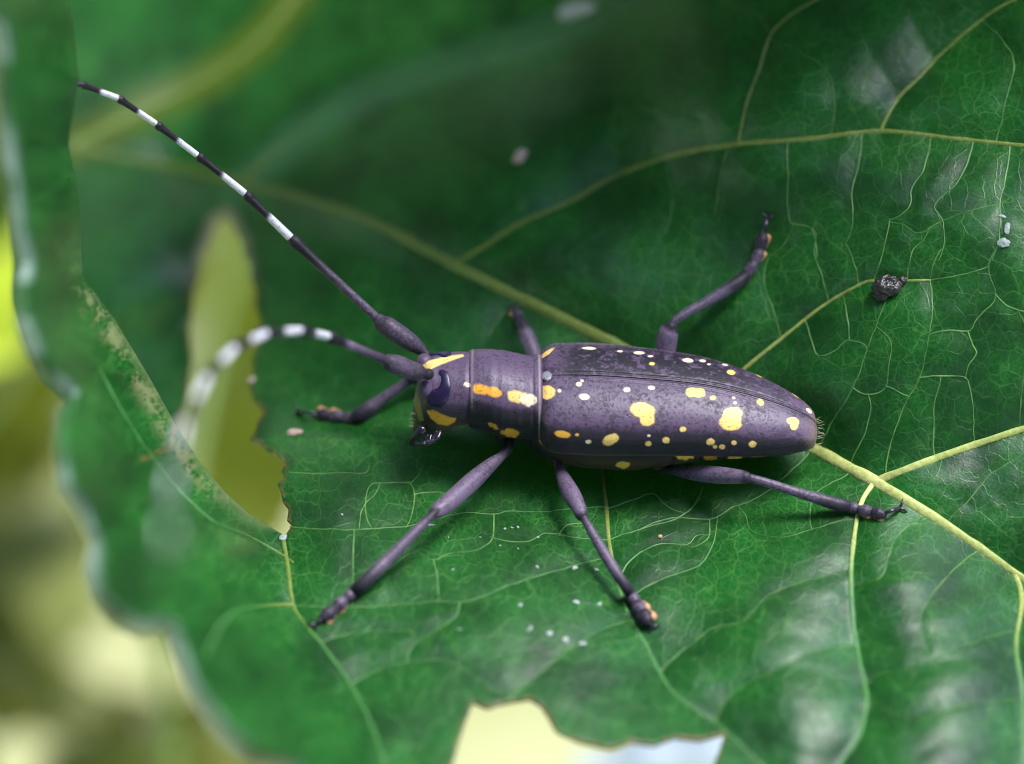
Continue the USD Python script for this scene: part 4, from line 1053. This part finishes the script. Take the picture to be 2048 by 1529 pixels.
def antenna(scape, segs, n=16):
    """scape: traced base joint; segs: traced joints, each (points, bands)."""
    ms, p = limb(scape, 40)
    ap = looked("antenna", ms, LEG, banded(p, [(0, LEGD, 0.2), (0.12, LEGC * 0.4, 0.1), (0.3, LEGC * 0.75, 0.06), (0.9, LEGC * 0.75, 0.06), (1, LEGC * 0.4, 0.1)]), beetle)
    for pts, bands in segs:
        ms, p = limb(pts, 36, 14)
        looked("antenna_segment", ms, LEG, banded(p, bands), ap)


WH, BK = np.array([0.60, 0.58, 0.64]), np.array([0.006, 0.004, 0.008])
seg = lambda w=0.45: [(0, WH, -0.2), (w, WH * 0.92, -0.12), (w + 0.07, BK, 0.0), (1, BK, 0.05)]


def chain(nodes, first_bands, white=0.45, swell=1.35, thin=0.85):
    """Joints between nodes (px, py, depth, width): white at the base, black and swollen at the end."""
    out = []
    for i in range(len(nodes) - 1):
        a, b = np.array(nodes[i], float), np.array(nodes[i + 1], float)
        mid = lambda t: a[:3] * (1 - t) + b[:3] * t
        white_here = seg(white) if a[0] > 200 or a[1] > 500 else [(0, BK, 0), (1, BK, 0)]
        out.append(([(*a[:3], a[3] * 0.8), (*mid(0.1), a[3] * thin), (*mid(0.55), (a[3] + b[3]) / 2 * thin), (*mid(0.85), b[3] * 1.05), (*mid(0.96), b[3] * swell), (*b[:3], b[3] * 0.9)],
                    first_bands if i == 0 and first_bands else white_here))
    return out


far_first = [(0, LEGC, 0.05), (0.35, LEGC * 0.9, 0.08), (0.62, LEGC * 0.5, 0.12), (0.78, BK, 0.1), (1, BK, 0.1)]
antenna([(852, 712, 2.8, 26), (846, 703, 2.8, 22), (838, 697, 2.8, 27), (815, 681, 2.7, 38), (790, 664, 2.7, 40), (772, 652, 2.7, 40), (764, 648, 2.7, 34)],
        [([(768, 651, 2.7, 26), (758, 640, 2.7, 25), (752, 636, 2.7, 20)], far_first[:2] + [(1, LEGC * 0.5, 0.1)])] +
        chain([(757, 640, 2.7, 21), (583, 478, 2.2, 20), (492, 389, 1.5, 17), (396, 312, 0.5, 15), (313, 249, -1, 14.5), (237, 197, -3, 14), (164, 170, -5, 13), (110, 165, -6, 12), (70, 175, -6, 10)], far_first))
near_first = [(0, LEGC * 0.45, 0.1), (0.35, LEGC * 0.7, 0.05), (0.62, LEGC * 1.5, 0.0), (0.72, BK, 0.0), (1, BK, 0.05)]
antenna([(856, 749, -1.6, 24), (846, 747, -1.9, 22), (838, 744, -2.2, 30), (815, 738, -3.0, 38), (795, 731, -3.8, 41), (779, 725, -4.4, 34)],
        [([(784, 727, -4.3, 24), (774, 722, -4.8, 22), (768, 719, -5, 18)], [(0, LEGC * 0.5, 0.1), (1, LEGC * 0.4, 0.1)])] +
        chain([(772, 721, -4.9, 21), (656, 673, -11, 20), (601, 661, -17, 19), (532, 667, -23, 19), (468, 697, -29, 19), (413, 755, -37, 18), (368, 848, -47, 17), (343, 945, -60, 15), (334, 1045, -74, 13), (345, 1140, -88, 11)], near_first, white=0.40))

# stiff hairs at the tip of the body and round the mouth
hair = []
for i in range(26):
    t = RNG.uniform(0, 1); y0 = 838 + 52 * t; x0 = 1628 + 3 * math.sin(math.pi * t)
    L = RNG.uniform(8, 20); up = RNG.uniform(-6, 8)
    hair.append(tube(P([x0, x0 + L * 0.6, x0 + L], [y0, y0 + up * 0.4, y0 + up], [1.5, 1.2, 1.4]), [1.2e-5, 1e-5, 4e-6], sides=4, caps=False))
for i in range(6):
    y0 = 826 + i * 6 + RNG.uniform(-3, 3); x0 = 828 - i * 0.8; L = RNG.uniform(4, 10)
    hair.append(tube(P([x0 + 3, x0 - L * 0.6, x0 - L], [y0, y0 - 3, y0 + RNG.uniform(-1, 4)], [-0.3, -0.6, -0.5]), [1.2e-5, 1e-5, 4e-6], sides=4, caps=False))
part("bristles", join(hair), HAIR, beetle, smooth=True, kind="stuff")


# ------------------------------------------------------------------ small things lying on the leaf
def crumb(name, label, cat, mat, px, py, r, seed, group=None, squash=0.6, lump=0.5, stretch=(1, 1), deg=0.0):
    """An irregular crumb of about r photo pixels resting on the blade."""
    d = float(depth_main([(px, py)])[0])
    c = P(px, py, d)
    e = 0.25
    nrm = np.cross(P(px + e, py, float(depth_main([(px + e, py)])[0])) - c, P(px, py - e, float(depth_main([(px, py - e)])[0])) - c); nrm /= np.linalg.norm(nrm)
    if nrm @ FWD > 0:
        nrm = -nrm
    a = RIGHT * math.cos(math.radians(deg)) - UP * math.sin(math.radians(deg)); a = a - (a @ nrm) * nrm; a /= np.linalg.norm(a); b = np.cross(nrm, a)
    s = trimesh.creation.icosphere(3 if r > 9 else 2); v = s.vertices
    k = 1 + lump * (meshkit.fbm(v * 1.6 + seed, 3, seed) - 0.5) * 2
    v = v * k[:, None]
    rm = r / 25.0 / 1000.0
    w = c + nrm * rm * squash * 0.55 + (v[:, :1] * stretch[0] * a + v[:, 1:2] * stretch[1] * b + v[:, 2:] * squash * nrm) * rm
    t = part(name, trimesh.Trimesh(w, s.faces, process=False), mat, smooth=True)
    return tag(t, label, cat, group)


fr = thing("insect_dropping", "shiny black lumpy dropping on the leaf right of the raised hind leg", "dropping", loc=P(1775, 582, 2))
ms = []
for (x, y, r, sx, sy, dg, sd) in [(1772, 584, 24, 1.15, 1.0, -20, 3), (1786, 575, 15, 1.2, 0.9, 10, 4), (1803, 567, 10, 1.1, 0.9, -30, 5), (1760, 596, 13, 1.1, 0.8, -30, 6)]:
    d = float(depth_main([(x, y)])[0]); q = trimesh.creation.icosphere(4)
    v = q.vertices * (1 + 0.42 * (meshkit.fbm(q.vertices * 1.9 + sd * 3, 4, sd) - 0.5) * 2)[:, None]
    cs, sn = math.cos(math.radians(dg)), math.sin(math.radians(dg)); rm = r / 25000.0
    w = P(x, y, d) + np.array([0, 0, rm * 0.6]) + (v[:, :1] * sx * (cs * RIGHT - sn * UP) + v[:, 1:2] * sy * (sn * RIGHT + cs * UP) - v[:, 2:] * 0.85 * FWD) * rm
    ms.append(fix(trimesh.Trimesh(w, q.faces, process=False)))
part("lump", union(ms[:2] + ms[3:]), FRASS, fr, smooth=60)
part("lump", ms[2], FRASS, fr, smooth=60)

SPECK = "tiny white speck on the green leaf among the near legs"
for i, (x, y, r) in enumerate([(1010, 1058, 3.2), (1024, 1056, 3), (1036, 1055, 3.4), (1076, 1075, 3), (1036, 1098, 3.4), (897, 1075, 3), (906, 1140, 4), (1075, 1135, 4), (1150, 1137, 7), (1192, 1140, 5), (1041, 1211, 6), (1060, 1259, 8), (1100, 1268, 7),
                               (1131, 1281, 8), (1166, 1288, 7), (1152, 1205, 6.5), (1199, 1209, 6.5), (919, 1259, 5), (684, 1030, 3.5), (1000, 1092, 2.5), (960, 1075, 2.2)]):
    own = {8: "larger white speck left of the shank of the near middle leg", 0: "leftmost of three tiny white specks in a row under the beetle", 1: "middle one of three tiny white specks in a row under the beetle", 2: "rightmost of three tiny white specks in a row under the beetle",
           11: "largest white speck in the low slanting row between the feet", 14: "lowest white speck in the slanting row between the feet", 18: "white speck near the ragged edge of the bite"}.get(i, SPECK)
    crumb("white_speck", own, "speck", WHITE, x, y, r * 0.75, 30 + i, "white specks on the leaf among the legs", lump=0.9, squash=0.4, stretch=(1 + 0.5 * math.sin(i * 7.3), 1 - 0.3 * math.sin(i * 7.3)), deg=37 * i)
crumb("white_flake", "small white flake beside the knee of the near fore leg", "flake", WHITE, 858, 1051, 7, 61, squash=0.3, stretch=(1.6, 0.6), deg=15)
crumb("white_flake", "pale glassy flake near the right edge, largest of three", "flake", WHITE, 2007, 486, 11, 62, squash=0.35, stretch=(1.1, 0.8))
crumb("white_flake", "narrow white flake just above the largest one at the right edge", "flake", WHITE, 2014, 458, 8, 63, squash=0.3, stretch=(0.7, 1.5), deg=10)
crumb("white_flake", "thin topmost white flake at the right edge", "flake", WHITE, 2004, 433, 6, 64, squash=0.25, stretch=(1.5, 0.5), deg=25)
crumb("brown_speck", "pale brown speck on the leaf right of the near middle leg", "speck", BROWN, 1320, 1075, 4.5, 65)
crumb("pink_crumb", "pinkish crumb on the leaf below the far fore foot", "crumb", PINK, 590, 869, 12, 66, stretch=(1.3, 0.7))
crumb("pale_spot", "oval pale pinkish crumb high on the dark part of the leaf", "crumb", PINK, 1040, 315, 17, 67, squash=0.3, stretch=(0.85, 1.25), deg=25)
crumb("painted_glint", "long white painted glint near the top edge of the leaf", "glint", WHITE, 1152, 24, 30, 68, squash=0.12, lump=0.3, stretch=(2.0, 0.85), deg=22)  # a glint of light, built as a thin white piece
crumb("pale_crumb", "small pale crumb on the ragged edge of the bite", "crumb", PINK, 505, 762, 9, 69)
for i, (x, y, r) in enumerate([(566, 1077, 8)]):
    crumb("white_flake", "white flake where the bite ends at the vein", "flake", WHITE, x, y, r, 75 + i, squash=0.4)
low_leaf("pale leaf below the hole at the bottom of the picture, sky sheen painted into its colour", 1400, 1560, 170, 36, 20, 5, SKY_SHEEN, 0)  # added leaf whose pale colour stands in for sky sheen
